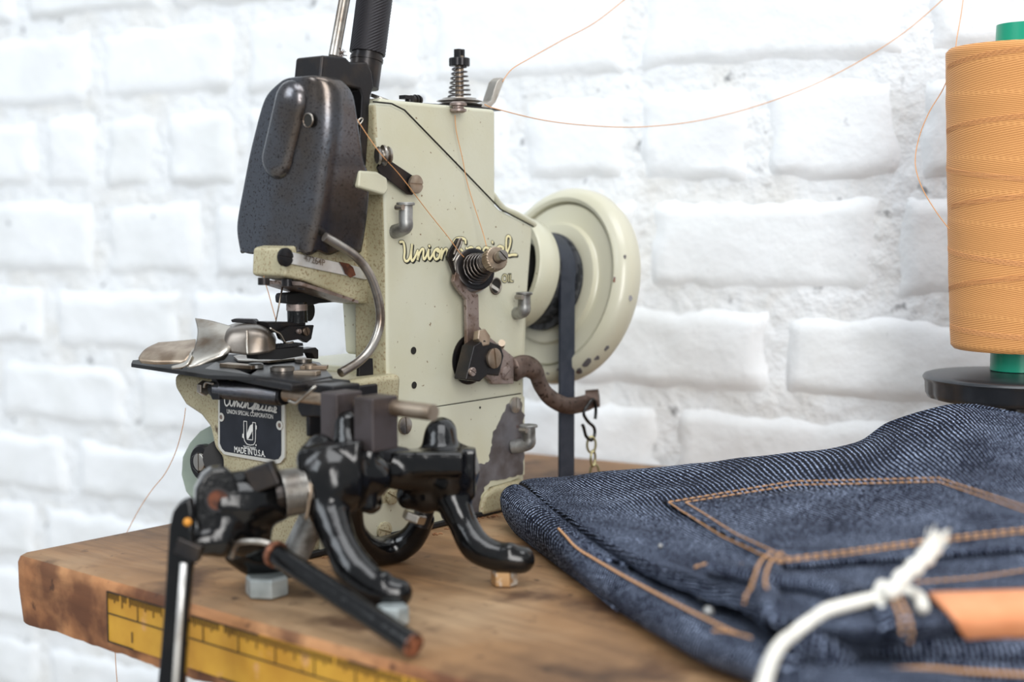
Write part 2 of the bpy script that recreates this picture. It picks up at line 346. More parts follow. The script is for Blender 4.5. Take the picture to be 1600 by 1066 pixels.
def brick(sa, sb, za, zb, sd):
    rg = random.Random(sd); n_, m_ = max(8, int((sb-sa)/.0065)), 12; vs = []; fs = []
    tilt = rg.uniform(-.0012, .0012); base = rg.uniform(-.0012, .0010); yaw_ = rg.uniform(-.0012, .0012)
    for j in range(m_+1):
        for i in range(n_+1):
            u = i/n_; v = j/m_
            u2 = .5-.5*math.cos(math.pi*u) if True else u; v2 = .5-.5*math.cos(math.pi*v)
            u2 = .45*u2+.55*u; v2 = .45*v2+.55*v
            s_ = sa+(sb-sa)*u2; z_ = za+(zb-za)*v2
            w1 = .0024*noise.noise((s_*35, z_*35, sd)); w2 = .0022*noise.noise((s_*35+9, z_*35, sd+4))
            d = min(s_-sa, sb-s_, (z_-za), (zb-z_))
            e = min(1, max(0, d/.0085+.4*noise.noise((s_*80, z_*80, sd*1.3)))); e = e*e*(3-2*e)
            h = -.0052+(.0052+base+tilt*(2*v-1)+yaw_*(2*u-1))*e+.0012*noise.fractal((s_*45, z_*45, sd), .9, 2, 4)*e
            vs.append(wp(s_+w1*(1 if 0 < i < n_ else 1.0), z_+w2, h))
    for j in range(m_):
        for i in range(n_): a = j*(n_+1)+i; fs.append((a, a+1, a+n_+2, a+n_+1))
    return mk('brick', vs, fs, M['paint'], wall, smooth=True)
bs = 0
for c in range(len(zj)-1):
    if zj[c+1] < -.26 or zj[c] > .50: continue
    js = list(vj.get(c, []))
    if not js: js = [-.46+(.07 if c % 2 else 0)+.156*k for k in range(5)]
    while js[0] > -.72: js.insert(0, js[0]-.152)
    while js[-1] < .48: js.append(js[-1]+.156)
    for a, b in zip(js, js[1:]):
        jw = .0035
        brick(a+jw+random.uniform(0, .002), b-jw-random.uniform(0, .002), zj[c]+jw+random.uniform(-.001, .002), zj[c+1]-jw+random.uniform(-.002, .001), bs+1); bs += 1
g = G().prism([V((-1.6, -2.4, -.76)), V((1.2, -2.4, -.76)), V((1.2, 1.5, -.76)), V((-1.6, 1.5, -.76))], (0, 0, -.02))
tag(g.out('floor', M['floor']), None, None, kind='structure')
# ================================================================== WORKBENCH
bench = empty('workbench', (.05, -.35, -.75), 'worn wooden workbench with thick board top and yellow tape measure on its front edge', 'workbench')
XF, YL = -.0775, .1095
def bench_top():
    th = .032; bk = lambda y: V((.2842+(.1077-y)*.1746, y, 0))
    n_ = 300; vs = []; fs = []; Ymin = -.95
    def ring(y, endk=0.):
        f = noise.fractal((y*30, 0, 1), .8, 2, 5); f2 = noise.fractal((y*70, 4, 1), .8, 2, 4); b2 = noise.fractal((y*45, 8, 1), .8, 2, 5)
        xb = bk(y).x; r1 = .0035+.0012*f
        pr = [(XF+.0002*f2, -.5*th), (XF+.0003*f2, -r1*1.0), (XF+r1*.35, -r1*.3), (XF+r1*1.3, .0), (XF+.03, 0), (XF+.1, 0), (XF+.2, 0), (xb-.002, 0), (xb, -.002), (xb, -th), (XF+.02, -th), (XF+.002+.001*b2, -th+.0010*b2)]
        return [V((x, y, z)) for x, z in pr]
    ys = [YL-.0035*(1-math.cos(k*.39))*0-([0, .0006, .002, .004][k]) for k in range(4)]
    ys += [YL-.004-(YL-.004-Ymin)*k/n_ for k in range(1, n_+1)]
    k0 = None
    for q, y in enumerate(ys):
        r_ = ring(y); ins = [.0030, .0014, .0004, 0][q] if q < 4 else 0
        for v in r_:
            cx = .1; v2 = v.copy()
            if ins:
                v2.x += ins if v.x < .1 else -ins
                v2.z += -ins if v.z > -.016 else ins
            v2.y += .0012*noise.noise((v.x*60, v.z*160, 5)) if q < 2 else 0
            vs.append(v2)
    K = 12
    for q in range(len(ys)-1):
        for k in range(K): fs.append((q*K+k, q*K+(k+1) % K, (q+1)*K+(k+1) % K, (q+1)*K+k))
    fs.append(tuple(range(K))); L = len(ys)-1; fs.append(tuple(L*K+k for k in reversed(range(K))))
    o = mk('bench_top', vs, fs, M['wood'], bench, smooth=True, angle=40)
    o.data.materials.append(M['wood_edge'])
    for p in o.data.polygons:
        if p.normal.z < .55: p.material_index = 1
bench_top()
for x, y in ((.02, 0.0), (.26, 0.0), (.02, -.85), (.30, -.85)):
    G().box((x, y, -.391), (.03, 0, 0), (0, .03, 0), (0, 0, .359)).out('leg', M['wood_edge'], bench, bevel=.002)
rgc = random.Random(12); g = G()
for k in range(90):
    q_ = V((rgc.uniform(-.02, .15), -.004-abs(rgc.gauss(0, .006)), .0002)); d_ = V((rgc.gauss(0, 1), rgc.gauss(0, 1), 0)).normalized()*rgc.uniform(.0008, .004)
    g.tube([q_, q_+d_*.5+V((0, 0, .0004)), q_+d_], rgc.uniform(.00015, .0004), 4)
tag(g.out('wood_crumbs', M['wood_edge'], bench), None, None, kind='stuff')
# tape measure
tl, bl = X(168, 925, XF-.0003), X(170, 1002, XF-.0003)
zt, zb_ = -.0052, bl.z; yt = tl.y; ye = -.62
zm = zt+(zb_-zt)*.43
g = G(); nn = 200
tape = G().box((XF-.0002, (yt+ye)/2, (zt+zb_)/2), (.0003, 0, 0), (0, (yt-ye)/2, 0), (0, 0, (zt-zb_)/2)).out('tape_measure', M['ruler'], bench, label='yellow tape measure strip with black inch marks')
g = G(); fx = XF-.0009
def bar(y0, y1, za, zb2, t=.0003): g.box((fx+.0002, (y0+y1)/2, (za+zb2)/2), (.00022, 0, 0), (0, abs(y1-y0)/2, 0), (0, 0, abs(za-zb2)/2))
rg = random.Random(7); y = yt
while y > ye:
    L_ = rg.uniform(.012, .03)
    if rg.random() > .15: bar(y, y-L_, zt+.0002, zt-.0003)
    if rg.random() > .25: bar(y, y-L_, zb_+.0003, zb_-.0002)
    y -= L_+rg.uniform(.0, .003)
bar(yt, ye, zm+.0002, zm-.0002); bar(yt, yt-.0004, zt, zb_)
inch = .0215; k = 0; y = yt
while y > ye+.001:
    y = yt-(k+1)*inch/16; k += 1
    ln = .32 if k % 8 else (.95 if k % 16 == 0 else .6)
    if k % 4 == 0 and k % 8: ln = .45
    if rg.random() > .05: bar(y, y-.00022, zt, zt+(zm-zt)*ln)
tag(g.out('print_mark', M['seam'], tape), None, None, kind='stuff')
for k in range(1, 2):
    text(str(k), .0065, (XF-.0009, yt-k*inch+.004, zm-.0095), (0, -1, 0), (0, 0, 1), M['seam'], tape, 'print_number')
# ================================================================== SEWING MACHINE
mach = empty('sewing_machine', (.08, .02, 0), 'cream enamel hemming machine with black head cover and handwheel on the bench', 'sewing machine')
Yp = V((0, 1, 0)); Xp = V((1, 0, 0)); Zp = V((0, 0, 1))
def sp(name, pxs, Y, th, m, parent=mach, bevel=.0008, **k):
    return G().prism(poly(pxs, Y), (0, th, 0)).out(name, m, parent, bevel=bevel, **k)
# main casting: plate + column + bed + arm
cast = sp('body_casting', [(585, 160), (612, 162), (632, 172), (782, 327), (834, 354), (828, 430), (820, 545), (820, 760), (605, 818), (605, 610), (604, 500), (603, 400), (600, 300), (588, 215)], 0, .0225, M['cream'], bevel=.0022, seg=3)
cast.data.materials.append(M['cream_grimy'])
for p in cast.data.polygons:
    if p.normal.x < -.6: p.material_index = 1
# rear casing, taller
sp('rear_casing', [(594, 152), (625, 157), (775, 171), (775, 340), (828, 372), (822, 560), (620, 560), (604, 300), (590, 200)], .0022, .036, M['cream'], bevel=.002, seg=3)
# black gap line between both
g = G(); g.tube([S(x, y, -.0001) for x, y in ((583, 159), (612, 162), (632, 172), (705, 247), (782, 327), (833, 354))], .00042, 6); g.out('panel_gap', M['seam'], mach)
g = G(); g.tube(cr([S(x, y, .004) for x, y in ((768, 302), (785, 324), (806, 334), (829, 347), (835, 352))], 5), .0017, 8, flat=.9); g.out('casing_lip', M['cream'], mach, smooth=True)
g = G(); g.tube(cr([S(x, y, .012) for x, y in ((786, 328), (800, 332), (818, 340), (829, 345))], 4), .0012, 8); g.ball(S(788, 327, .01), .0016); g.out('hinge_pin', M['black_steel'], mach, smooth=True)
# bed wing with the nameplate face (needle end)
wing = [X(x, y) for x, y in ((270, 584), (271, 606), (288, 634), (312, 650), (326, 668), (333, 700), (345, 716), (350, 868), (478, 872), (484, 700), (489, 601))]
G().prism(wing, (.056, 0, 0)).out('bed', M['cream_grimy'], mach, bevel=.003, seg=4)
# bed rear shelf seen through the throat
G().box((.085, .045, .074), (.035, 0, 0), (0, .028, 0), (0, 0, .0065)).out('bed_shelf', M['cream'], mach, bevel=.001)
# deeper base below
G().prism([S(x, y, .004) for x, y in ((489, 640), (605, 620), (605, 815), (478, 870))], (0, .05, 0)).out('base', M['cream_grimy'], mach, bevel=.0015)
G().prism([V((-.001, -.003, .0001)), V((.150, -.003, .0001)), V((.150, .05, .0001)), V((-.001, .06, .0001))], (0, 0, .0028)).out('base_pad', M['black_matt'], mach, bevel=.0006)
# arm
G().prism([S(x, y, .013) for x, y in ((447, 388), (445, 432), (478, 440), (520, 457), (562, 474), (610, 480), (612, 300), (560, 300), (520, 370))], (0, .023, 0)).out('arm', M['cream_grimy'], mach, bevel=.0015)
sp('serial_plate', [(452, 393), (566, 418), (575, 437), (570, 437), (447, 411)], .0118, .0013, M['chrome'], bevel=.0003, label='bright steel strip with stamped serial number')
text('47264P', .0042, S(492, 412, .0113), S(520, 419, .0113)-S(480, 409, .0113), Zp, M['steel'], mach.children[-1], 'stamped_number')
g = G(); rgx = random.Random(3)
pts = [S(x, y, .0112) for x, y in ((530, 409), (545, 412), (552, 418), (556, 430), (548, 434), (540, 428), (536, 418))]
g.prism(pts, (0, .0003, 0)); g.out('rust_stain', M['rust_patch'], mach)
screw(S(445, 402, .0110), (0, -1, 0), .0042, 80, M['black_steel'], mach)
g = G(); g.prism([S(x, y, .010) for x, y in ((468, 440), (470, 446), (560, 474), (560, 470), (520, 456))], (0, .028, 0)); g.out('arm_underside', M['rust'], mach)
for a, b in ((412, 434), (449, 436), (474, 441)): G().cyl(S(a, b, .018), S(a, b, .018)-Zp*.0032, .0026).out('needle_clamp', M['black_steel'], mach)
# column edge: cream clip tab lapping over the head cover
g = G().prism([S(x, y, -.0045) for x, y in ((562, 266), (590, 268), (606, 278), (608, 296), (602, 305), (594, 303), (560, 293))], (0, .0165, 0)); g.out('cover_clip', M['cream'], mach, bevel=.0012)
# lower side cover
panel = sp('side_cover', [(500, 662), (560, 655), (690, 635), (813, 616), (820, 620), (820, 742), (800, 752), (765, 762), (752, 782), (750, 812), (660, 836), (500, 868)], -.0012, .004, M['cream'], bevel=.0004)
G().tube([S(x, y, -.0008) for x, y in ((520, 661), (690, 634.5), (814, 615))], .0003, 5).out('panel_gap', M['seam'], panel)
def jag(pxs, amp=4.0, sub=7, sd=1):
    o = []
    for i in range(len(pxs)):
        a, b = pxs[i], pxs[(i+1) % len(pxs)]
        for k in range(sub):
            t = k/sub; x = a[0]+(b[0]-a[0])*t; y = a[1]+(b[1]-a[1])*t
            o.append((x+amp*noise.noise((x*.11, y*.11, sd)), y+amp*noise.noise((x*.11+7, y*.11, sd+3))))
    return o
G().prism(poly(jag([(792, 634), (815, 622), (818, 650), (819, 700), (818, 740), (800, 746), (768, 752), (757, 762), (752, 776), (752, 812), (700, 826), (690, 800), (715, 765), (740, 728), (765, 722), (768, 690), (775, 665), (786, 650)]), -.0015), (0, .0004, 0)).out('bare_metal_patch', M['bare'], panel, label='bare grey metal where paint has chipped')
sp('base_foot', [(752, 815), (753, 790), (760, 772), (775, 762), (822, 748), (826, 790), (790, 806)], -.0035, .03, M['cream_grimy'], bevel=.0025, seg=3)
for x, y, a, r in ((804, 633, 0, .0042), (632, 665, 5, .0042)): screw(S(x, y, -.0016), (0, -1, 0), r, a, M['steel'], panel)
screw(S(600, 830, -.0016), (0, -1, 0), .0045, 70, M['cream_grimy'], panel); screw(S(612, 775, -.0016), (0, -1, 0), .004, 60, M['cream_grimy'], panel)
def hole(p, n, r, parent=mach):
    g = G(); g.lathe([(0, r), (.0002, r)], V(p), n, 20); g.out('screw_hole', M['seam'], parent)
for x, y, r in ((646, 548, .0018), (647, 602, .0017)): hole(S(x, y, -.0001), (0, -1, 0), r)
hole(S(750, 637, -.0013), (0, -1, 0), .0006, panel)
# oil filler hole + OIL
g = G(); g.lathe([(0, .0045), (.0002, .0045)], S(774, 447, 0), (0, -1, 0), 24); g.out('oil_hole', M['seam'], mach)
g = G(); g.lathe([(0, .0045), (.0006, .0044), (.0006, .0037), (0, .0037)], S(774, 447, -.0001), (0, -1, 0), 24, caps=False); g.out('oil_hole_rim', M['steel'], mach, smooth=True)
G().prism([S(x, y, -.0004) for x, y in ((769, 444), (780, 452), (779, 456), (768, 449))], (0, .0002, 0)).out('oil_gauge', M['plate_rim'], mach)
ol = text('OIL', .0060, S(793, 441, -.0002), Xp, Zp, M['script_black'], mach, 'oil_lettering', off=.07)
text('OIL', .0060, S(793, 441, -.00035), Xp, Zp, M['script_cream'], ol, 'lettering_fill', off=-.012)
# script lettering, strokes traced in the zoom frame (x/7.614+610, y/7.614+350)
def zs(pts, Y): return [S(610+x/7.614, 350+y/7.614, Y) for x, y in pts]
strokes = [[(115, 215), (150, 215), (165, 260), (170, 330), (165, 400), (180, 440), (210, 435), (235, 390), (250, 310), (258, 235), (250, 330), (248, 410), (262, 440), (290, 400), (325, 320)],
 [(325, 320), (330, 380), (322, 430), (345, 350), (375, 300), (395, 310), (390, 380), (400, 420), (425, 390), (455, 310)],
 [(455, 310), (452, 380), (465, 420), (490, 390), (520, 330)], [(462, 262), (464, 266)],
 [(560, 295), (525, 320), (520, 380), (540, 420), (575, 400), (590, 340), (570, 300), (555, 320), (585, 330), (610, 320)],
 [(610, 300), (612, 360), (602, 420), (625, 340), (655, 300), (675, 310), (672, 370), (678, 410), (700, 390), (730, 340)],
 [(895, 225), (890, 190), (850, 170), (790, 175), (755, 210), (760, 250), (820, 290), (860, 330), (850, 390), (800, 410), (760, 390)],
 [(905, 290), (915, 340), (905, 460)], [(912, 320), (940, 285), (975, 285), (985, 330), (960, 380), (925, 375)],
 [(1030, 330), (1065, 310), (1060, 285), (1030, 290), (1015, 340), (1035, 385), (1075, 370)],
 [(1165, 290), (1130, 280), (1105, 320), (1120, 375), (1165, 360)], [(1190, 290), (1190, 350), (1210, 375), (1240, 340)], [(1214, 215), (1216, 222)],
 [(1340, 280), (1300, 265), (1265, 300), (1265, 350), (1300, 365), (1330, 320), (1345, 275), (1340, 340), (1360, 370), (1390, 340)],
 [(1390, 340), (1420, 260), (1430, 180), (1410, 145), (1385, 160), (1378, 240), (1380, 320), (1400, 375), (1450, 368), (1500, 368)]]
gb, gc, gs = G(), G(), G()
for st in strokes:
    p = cr([V((x, y, 0)) for x, y in st], 5)
    ribbon(gs, zs([(q.x+12, q.y+14) for q in p], -.00012), .0009, (0, -1, 0))
    ribbon(gb, zs([(q.x, q.y) for q in p], -.00022), .00102, (0, -1, 0))
    ribbon(gc, zs([(q.x, q.y) for q in p], -.00040), .00068, (0, -1, 0))
gs.add(gb.v, gb.f); so = gs.out('script_outline', M['script_black'], mach); gc.out('script_fill', M['script_cream'], so)
# nameplate
NX = -.0012
def nz2(x, y, X_=NX): return X(330+x/8.885, 610+y/8.885, X_)
rim = [(95, -60), (92, 780), (120, 830), (175, 890), (230, 905), (900, 1025), (960, 1010), (1015, 940), (1020, 830), (1015, 100), (1010, 60)]
npz = G().prism([nz2(x, y) for x, y in rim], (.0012, 0, 0)).out('nameplate', M['plate_rim'], mach, bevel=.0002, label='black nameplate with silver rim and white print')
inn = [(118, -60), (120, 740), (150, 810), (190, 850), (240, 860), (880, 965), (930, 955), (965, 900), (970, 830), (968, 100), (966, 60)]
G().prism([nz2(x, y, NX-.0002) for x, y in inn], (.0004, 0, 0)).out('nameplate_field', M['plate_black'], npz)
for cx, cy in ((145, 372), (955, 487)):
    g = G(); g.lathe([(0, .0021), (.0004, .0021), (.0004, .0011), (0, .0011)], nz2(cx, cy, NX-.0001), (-1, 0, 0), 20, caps=False); g.out('rivet_ring', M['plate_rim'], npz)
    g = G(); g.lathe([(0, .0012), (.0003, .0010)], nz2(cx, cy, NX-.0001), (-1, 0, 0), 16); g.out('rivet', M['rust'], npz)
def ntext(b, x0, y0, x1, y1, size, width):
    a, c = nz2(x0, y0, NX-.0005), nz2(x1, y1, NX-.0005)
    o = text(b, size, (a+c)/2, c-a, Zp, M['print_white'], npz, 'nameplate_lettering', width=width); return o
ntext('UNION SPECIAL CORPORATION', 270, 325, 805, 390, .0028, .80)
ntext('TRADE MARKS', 430, 805, 640, 835, .0019, .72)
ntext('MADE IN U.S.A.', 360, 865, 710, 920, .0040, .82)
g = G()
def nr(pts, w, close=False, n=6): ribbon(g, [nz2(q.x, q.y, NX-.0005) for q in cr([V((x, y, 0)) for x, y in pts], n, close)], w, (-1, 0, 0))
for st in [[(185, 90), (190, 180), (215, 215), (250, 180), (260, 120), (265, 200), (290, 215), (320, 150), (320, 225), (345, 160), (365, 165), (360, 225), (385, 180), (395, 230), (420, 190), (440, 165), (415, 215), (440, 240), (465, 200), (475, 175), (470, 240), (500, 180), (515, 195), (510, 245), (545, 250), (590, 215), (610, 150), (570, 130)],
           [(620, 190), (600, 250), (560, 260)], [(570, 305), (590, 240), (610, 190), (640, 200), (625, 255), (600, 260), (650, 250), (665, 215), (650, 205), (640, 260), (680, 265), (720, 215), (700, 265), (745, 270), (765, 215), (755, 275), (790, 275), (830, 235), (800, 240), (795, 285), (835, 280), (850, 240), (845, 290), (880, 290), (905, 250), (880, 235), (875, 300), (905, 305)]]: nr(st, .00042)
def lines(pts, w):
    for a, b in zip(pts, pts[1:]): ribbon(g, [nz2(*a, NX-.0005), nz2(*b, NX-.0005)], w, (-1, 0, 0))
lines([(452, 430), (452, 640), (462, 700), (495, 748), (545, 762), (590, 755), (612, 715), (616, 640), (616, 452), (576, 446), (576, 690), (500, 682), (494, 640), (494, 432), (452, 428)], .00018)
g.prism([nz2(x, y, NX-.0005) for x, y in ((540, 490), (570, 470), (576, 480), (575, 560), (520, 670), (500, 670), (498, 600))], (-.0001, 0, 0))
g.prism([nz2(x, y, NX-.0005) for x, y in ((618, 485), (634, 492), (632, 545), (616, 542))], (-.0001, 0, 0)); g.prism([nz2(x, y, NX-.0005) for x, y in ((436, 605), (452, 600), (454, 665), (434, 655))], (-.0001, 0, 0))
g.lathe([(0, .0004), (.0001, .0004)], nz2(624, 762, NX-.0005), (-1, 0, 0), 10)
g.out('nameplate_emblem', M['print_white'], npz)
# black head cover (lofted shell)
XC = .008
rows = [(122, 442, 492, 505), (128, 432, 500, 525), (142, 416, 506, 546), (156, 405, 508, 553), (200, 394, 508, 559), (240, 384, 504, 566), (262, 380, 500, 570), (272, 378, 499, 577), (310, 371, 494, 577), (350, 363, 488, 572), (372, 365, 482, 569), (392, 369, 478, 565)]
vs = []; fs = []; nr_ = 22
for y, xl, xc, xr in rows:
    xo = XC-(.000 if y < 300 else 0); a = X(xl, y, xo); c = X(xc, y, xo); z = a.z; r_ = .0095 if y > 130 else .006
    yl, yc = a.y, c.y; xe = S(xr, y, yc).x
    if xe < XC+.012: xe = XC+.012
    pts = [V((xe, yl-.002, z)), V((XC+r_*.7, yl, z))]
    for k in range(4): aa = math.pi/2*k/3; pts.append(V((XC+.005-.005*math.sin(aa), yl-.005+.005*math.cos(aa), z)))
    for k in range(1, 4): pts.append(V((XC, yl-.005+(yc+r_-yl+.005)*k/4, z)))
    for k in range(7): aa = math.pi/2*k/6; pts.append(V((XC+r_-r_*math.cos(aa), yc+r_-r_*math.sin(aa), z)))
    for k in range(1, 6): pts.append(V((XC+r_+(xe-XC-r_)*k/5, yc, z)))
    while len(pts) < nr_: pts.append(V((xe, yc+.001*(len(pts)-20), z)))
    # slanted ends: bottom corner waves
    if y > 385:
        for k, p in enumerate(pts): p.z += .0015*math.sin(k*1.9)-.0005
    vs += pts[:nr_]
for j in range(len(rows)-1):
    for k in range(nr_-1): fs.append((j*nr_+k, j*nr_+k+1, (j+1)*nr_+k+1, (j+1)*nr_+k))
fs.append(tuple(range(nr_)))
cov = mk('head_cover', vs, fs, M['blued'], mach, smooth=True, label='black blued sheet metal cover over the needle head')
sm = cov.modifiers.new('subd', 'SUBSURF'); sm.levels = 1; sm.render_levels = 2
so_ = cov.modifiers.new('solid', 'SOLIDIFY'); so_.thickness = .0008; so_.offset = 0
# embossed oblong rib and hole
A, B = X(455, 158, XC-.0004), X(434, 248, XC-.0004); B.x = A.x
ch = [A+(B-A)*(k/10) for k in range(11)]; rr = .0094; g = G(); vs = []; fs = []
prof = [(1.0, 0), (.93, .0016), (.75, .0034), (.45, .0048), (0.02, .0053)]
loop = []
ax = (B-A).normalized(); sd = V((-1, 0, 0)).cross(ax).normalized()
for k in range(13): a = math.pi*k/12; loop.append((B, sd*math.cos(a)+ax*math.sin(a)))
for k in range(13): a = math.pi+math.pi*k/12; loop.append((A, sd*math.cos(a)+ax*math.sin(a)))
for f, h in prof:
    for b_, d_ in loop: vs.append(b_+d_*rr*f+V((-h, 0, 0)))
n_ = len(loop)
for j in range(len(prof)-1):
    for k in range(n_): fs.append((j*n_+k, j*n_+(k+1) % n_, (j+1)*n_+(k+1) % n_, (j+1)*n_+k))
fs.append(tuple(len(prof)*n_-n_+k for k in range(n_)))
mk('embossed_rib', vs, fs, M['blued'], cov, smooth=True)
hc = X(482, 188, XC-.0020)
g = G(); g.lathe([(0, .0029), (.0003, .0029)], hc, (-1, 0, 0), 20); g.out('hole', M['seam'], cov)
g = G(); g.lathe([(0, .0033), (.0006, .0032), (.0006, .0028), (0, .0028)], hc, (-1, 0, 0), 24, caps=False); g.out('hole_rim', M['steel'], cov, smooth=True)
# lever head bracket, rod and grip above cover
sp('lever_bracket', [(504, 86), (541, 89), (548, 97), (574, 96), (582, 112), (585, 136), (580, 150), (573, 262), (560, 262), (565, 150), (562, 140), (545, 136), (500, 126)], .004, .018, M['black_steel'], bevel=.0012, label='dark steel lever bracket')
sp('slot_shade_block', [(540, 134), (566, 138), (564, 255), (555, 255)], .014, .012, M['black_matt'], bevel=.0003)  # black backing block put in for the shade inside the bracket's window
g = G(); g.ball(S(553, 166, .012), .0012); g.cyl(S(550, 150, .013), S(556, 210, .013), .0016); g.out('take_up_rod', M['steel'], mach, smooth=True)
g = G(); g.tube(cr([S(x, y, .003) for x, y in ((561, 194), (559, 191), (563, 185), (567, 186), (565, 191), (561, 195))], 4), .0004, 6); g.out('thread_eyelet', M['bright'], mach, smooth=True)
G().cyl(S(522, 88, .012), S(549, -60, .012), .0026).out('lifter_rod', M['steel'], mach, smooth=True, angle=40, label='polished steel rod')
a, b = S(574, 84, .012), S(584, 8, .012); ax = (b-a).normalized()
grip = G(); p0 = a; vs = []; fs = []; n_ = 48; L_ = .055; m_ = 74; e1 = ax.orthogonal().normalized(); e2 = ax.cross(e1)
for j in range(m_+1):
    for k in range(n_):
        an = 2*math.pi*k/n_; r_ = .0082+(.00022 if (j+k) % 2 else 0); vs.append(p0+ax*L_*j/m_+(e1*math.cos(an)+e2*math.sin(an))*r_)
for j in range(m_):
    for k in range(n_): fs.append((j*n_+k, j*n_+(k+1) % n_, (j+1)*n_+(k+1) % n_, (j+1)*n_+k))
fs += [tuple(range(n_)), tuple(m_*n_+k for k in reversed(range(n_)))]
mk('lever_grip', vs, fs, M['grip'], mach, label='black knurled lever grip')
g = G(); g.cyl(a-ax*.016, a, .0074); g.lathe([(0, .0078), (.0016, .0078)], a-ax*.0035+ax.orthogonal()*0, ax, 24); g.out('grip_stem', M['black_steel'], mach, smooth=True, angle=40)
g = G()
rgf = random.Random(5)
for k in range(26):
    p = S(532+rgf.uniform(-4, 4), 86+rgf.uniform(-5, 3), .010); g.tube([p, p+V([rgf.uniform(-.002, .002) for _ in range(3)])], .0002, 4)
tag(g.out('lint', M['rust'], mach), None, None, kind='stuff')
# thread guide link with eyelet and screw
sp('thread_guide', [(590, 262), (596, 250), (606, 246), (612, 252), (648, 276), (654, 290), (645, 305), (637, 304), (594, 271)], -.003, .0012, M['black_steel'], bevel=.0004)
g = G(); ax = V((-.55, -.83, .05)).normalized(); c = S(599, 243, -.006)
g.lathe([(-.0032, .0036), (-.0022, .0042), (-.0012, .003), (-.0004, .003), (-.0003, .0048), (.0006, .0048), (.0007, .003), (.0015, .003), (.0024, .0042), (.0034, .0036)], c, V((.9, -.42, .05)), 24); g.out('thread_eyelet', M['steel'], mach, smooth=True, angle=40)
screw(S(649, 288, -.0044), (0, -1, 0), .0044, 88, M['tan_steel'], mach)
# oil cups
def oil_cup(bx, by, tx, ty, h, r, par=mach):
    base = S(bx, by, 0.0 if par is mach else -.0012); el = S(tx, ty, -.0095); el.z = base.z+.0015
    cup = G().tube(cr([base, base+(el-base)*.6, el+Zp*.001, el+Zp*.004, el+Zp*h], 5), r, 16).out('oil_cup', M['zinc'], par, smooth=True, angle=50)
    top = el+Zp*h
    G().lathe([(0, r*.95), (.0003, r*1.3), (.0012, r*1.32), (.0016, r*1.2)], top, Zp, 24).out('lid', M['zinc'], cup, smooth=True, angle=40)
    h_ = top-Xp*(r*1.35)-Yp*.0005; G().cyl(h_-Yp*.0022-Zp*.0008, h_+Yp*.0022-Zp*.0008, .0013, 12).out('hinge', M['steel'], cup, smooth=True, angle=40)
    return cup
oil_cup(616, 362, 634, 358, .0105, .0033); oil_cup(806, 490, 819, 487, .0085, .0033); oil_cup(800, 698, 826, 698, .0088, .0036, panel)
# front tension assembly
Bp, Tp = S(736, 424, -.004), S(780, 402, -.030); ax = (Tp-Bp).normalized(); L_ = (Tp-Bp).length
tens = G().lathe([(-.002, .003), (-.002, .0100), (-.001, .0108), (0, .0106), (.0008, .0096), (.001, .0035)], Bp+ax*.001, ax, 40).out('tension_disc', M['steel'], mach, smooth=True, angle=40, label='front thread tension assembly')
g = G(); g.lathe([(0, .0035), (.0005, .0090), (.0025, .0106), (.0030, .0098), (.0026, .0082), (.001, .004)], Bp+ax*.0022, ax, 40); g.out('tension_cup', M['black_steel'], tens, smooth=True, angle=50)
coil(Bp+ax*.004, Bp+ax*(L_*.62), .0078, .0042, 6, .0006).out('tension_spring', M['blued'], tens, smooth=True)
coil(Bp+ax*(L_*.55), Bp+ax*(L_*.74), .0047, .0045, 5, .0005).out('tension_spring', M['blued'], tens, smooth=True)
G().cyl(Bp, Bp+ax*(L_*.8), .0029).out('tension_post', M['black_steel'], tens, smooth=True, angle=40)
n_ = 48; vs = []; fs = []; e1 = ax.orthogonal().normalized(); e2 = ax.cross(e1); hs = [(0, .90), (.0004, 1), (.0052, 1), (.0056, .92), (.0058, .5)]
for h, f in hs:
    for k in range(n_): an = 2*math.pi*k/n_; vs.append(Bp+ax*(L_*.74+h)+(e1*math.cos(an)+e2*math.sin(an))*(.0056*f+(.0002 if k % 2 and f == 1 else 0)))
for j in range(len(hs)-1):
    for k in range(n_): fs.append((j*n_+k, j*n_+(k+1) % n_, (j+1)*n_+(k+1) % n_, (j+1)*n_+k))
fs += [tuple(range(n_)), tuple((len(hs)-1)*n_+k for k in reversed(range(n_)))]
mk('thumb_nut', vs, fs, M['tan_steel'], tens)
screw(Tp-ax*.0002, ax, .0028, 40, M['steel'], tens, 'adjusting_screw', h=.0045)
g = G(); g.cyl(Tp-ax*.006, Tp, .0027); g.out('adjusting_stem', M['black_steel'], tens)
# take-up arm (hooked dark plate) left of disc
G().prism([S(x, y, -.006) for x, y in ((716, 372), (722, 377), (711, 402), (707, 404), (713, 425), (711, 430), (700, 402), (702, 394))], (0, .0016, 0)).out('check_spring', M['black_steel'], tens, bevel=.0003)
g = G(); g.tube(cr([S(x, y, -.0075) for x, y in ((709, 398), (714, 384), (719, 373), (721, 379), (714, 396), (708, 408))], 5), .0006, 6); g.out('check_wire', M['steel'], tens, smooth=True)
g = G(); g.lathe([(0, .0114), (.0008, .0114)], Bp-ax*.002, ax, 36); g.out('backing_disc', M['bright'], tens, smooth=True, angle=40)
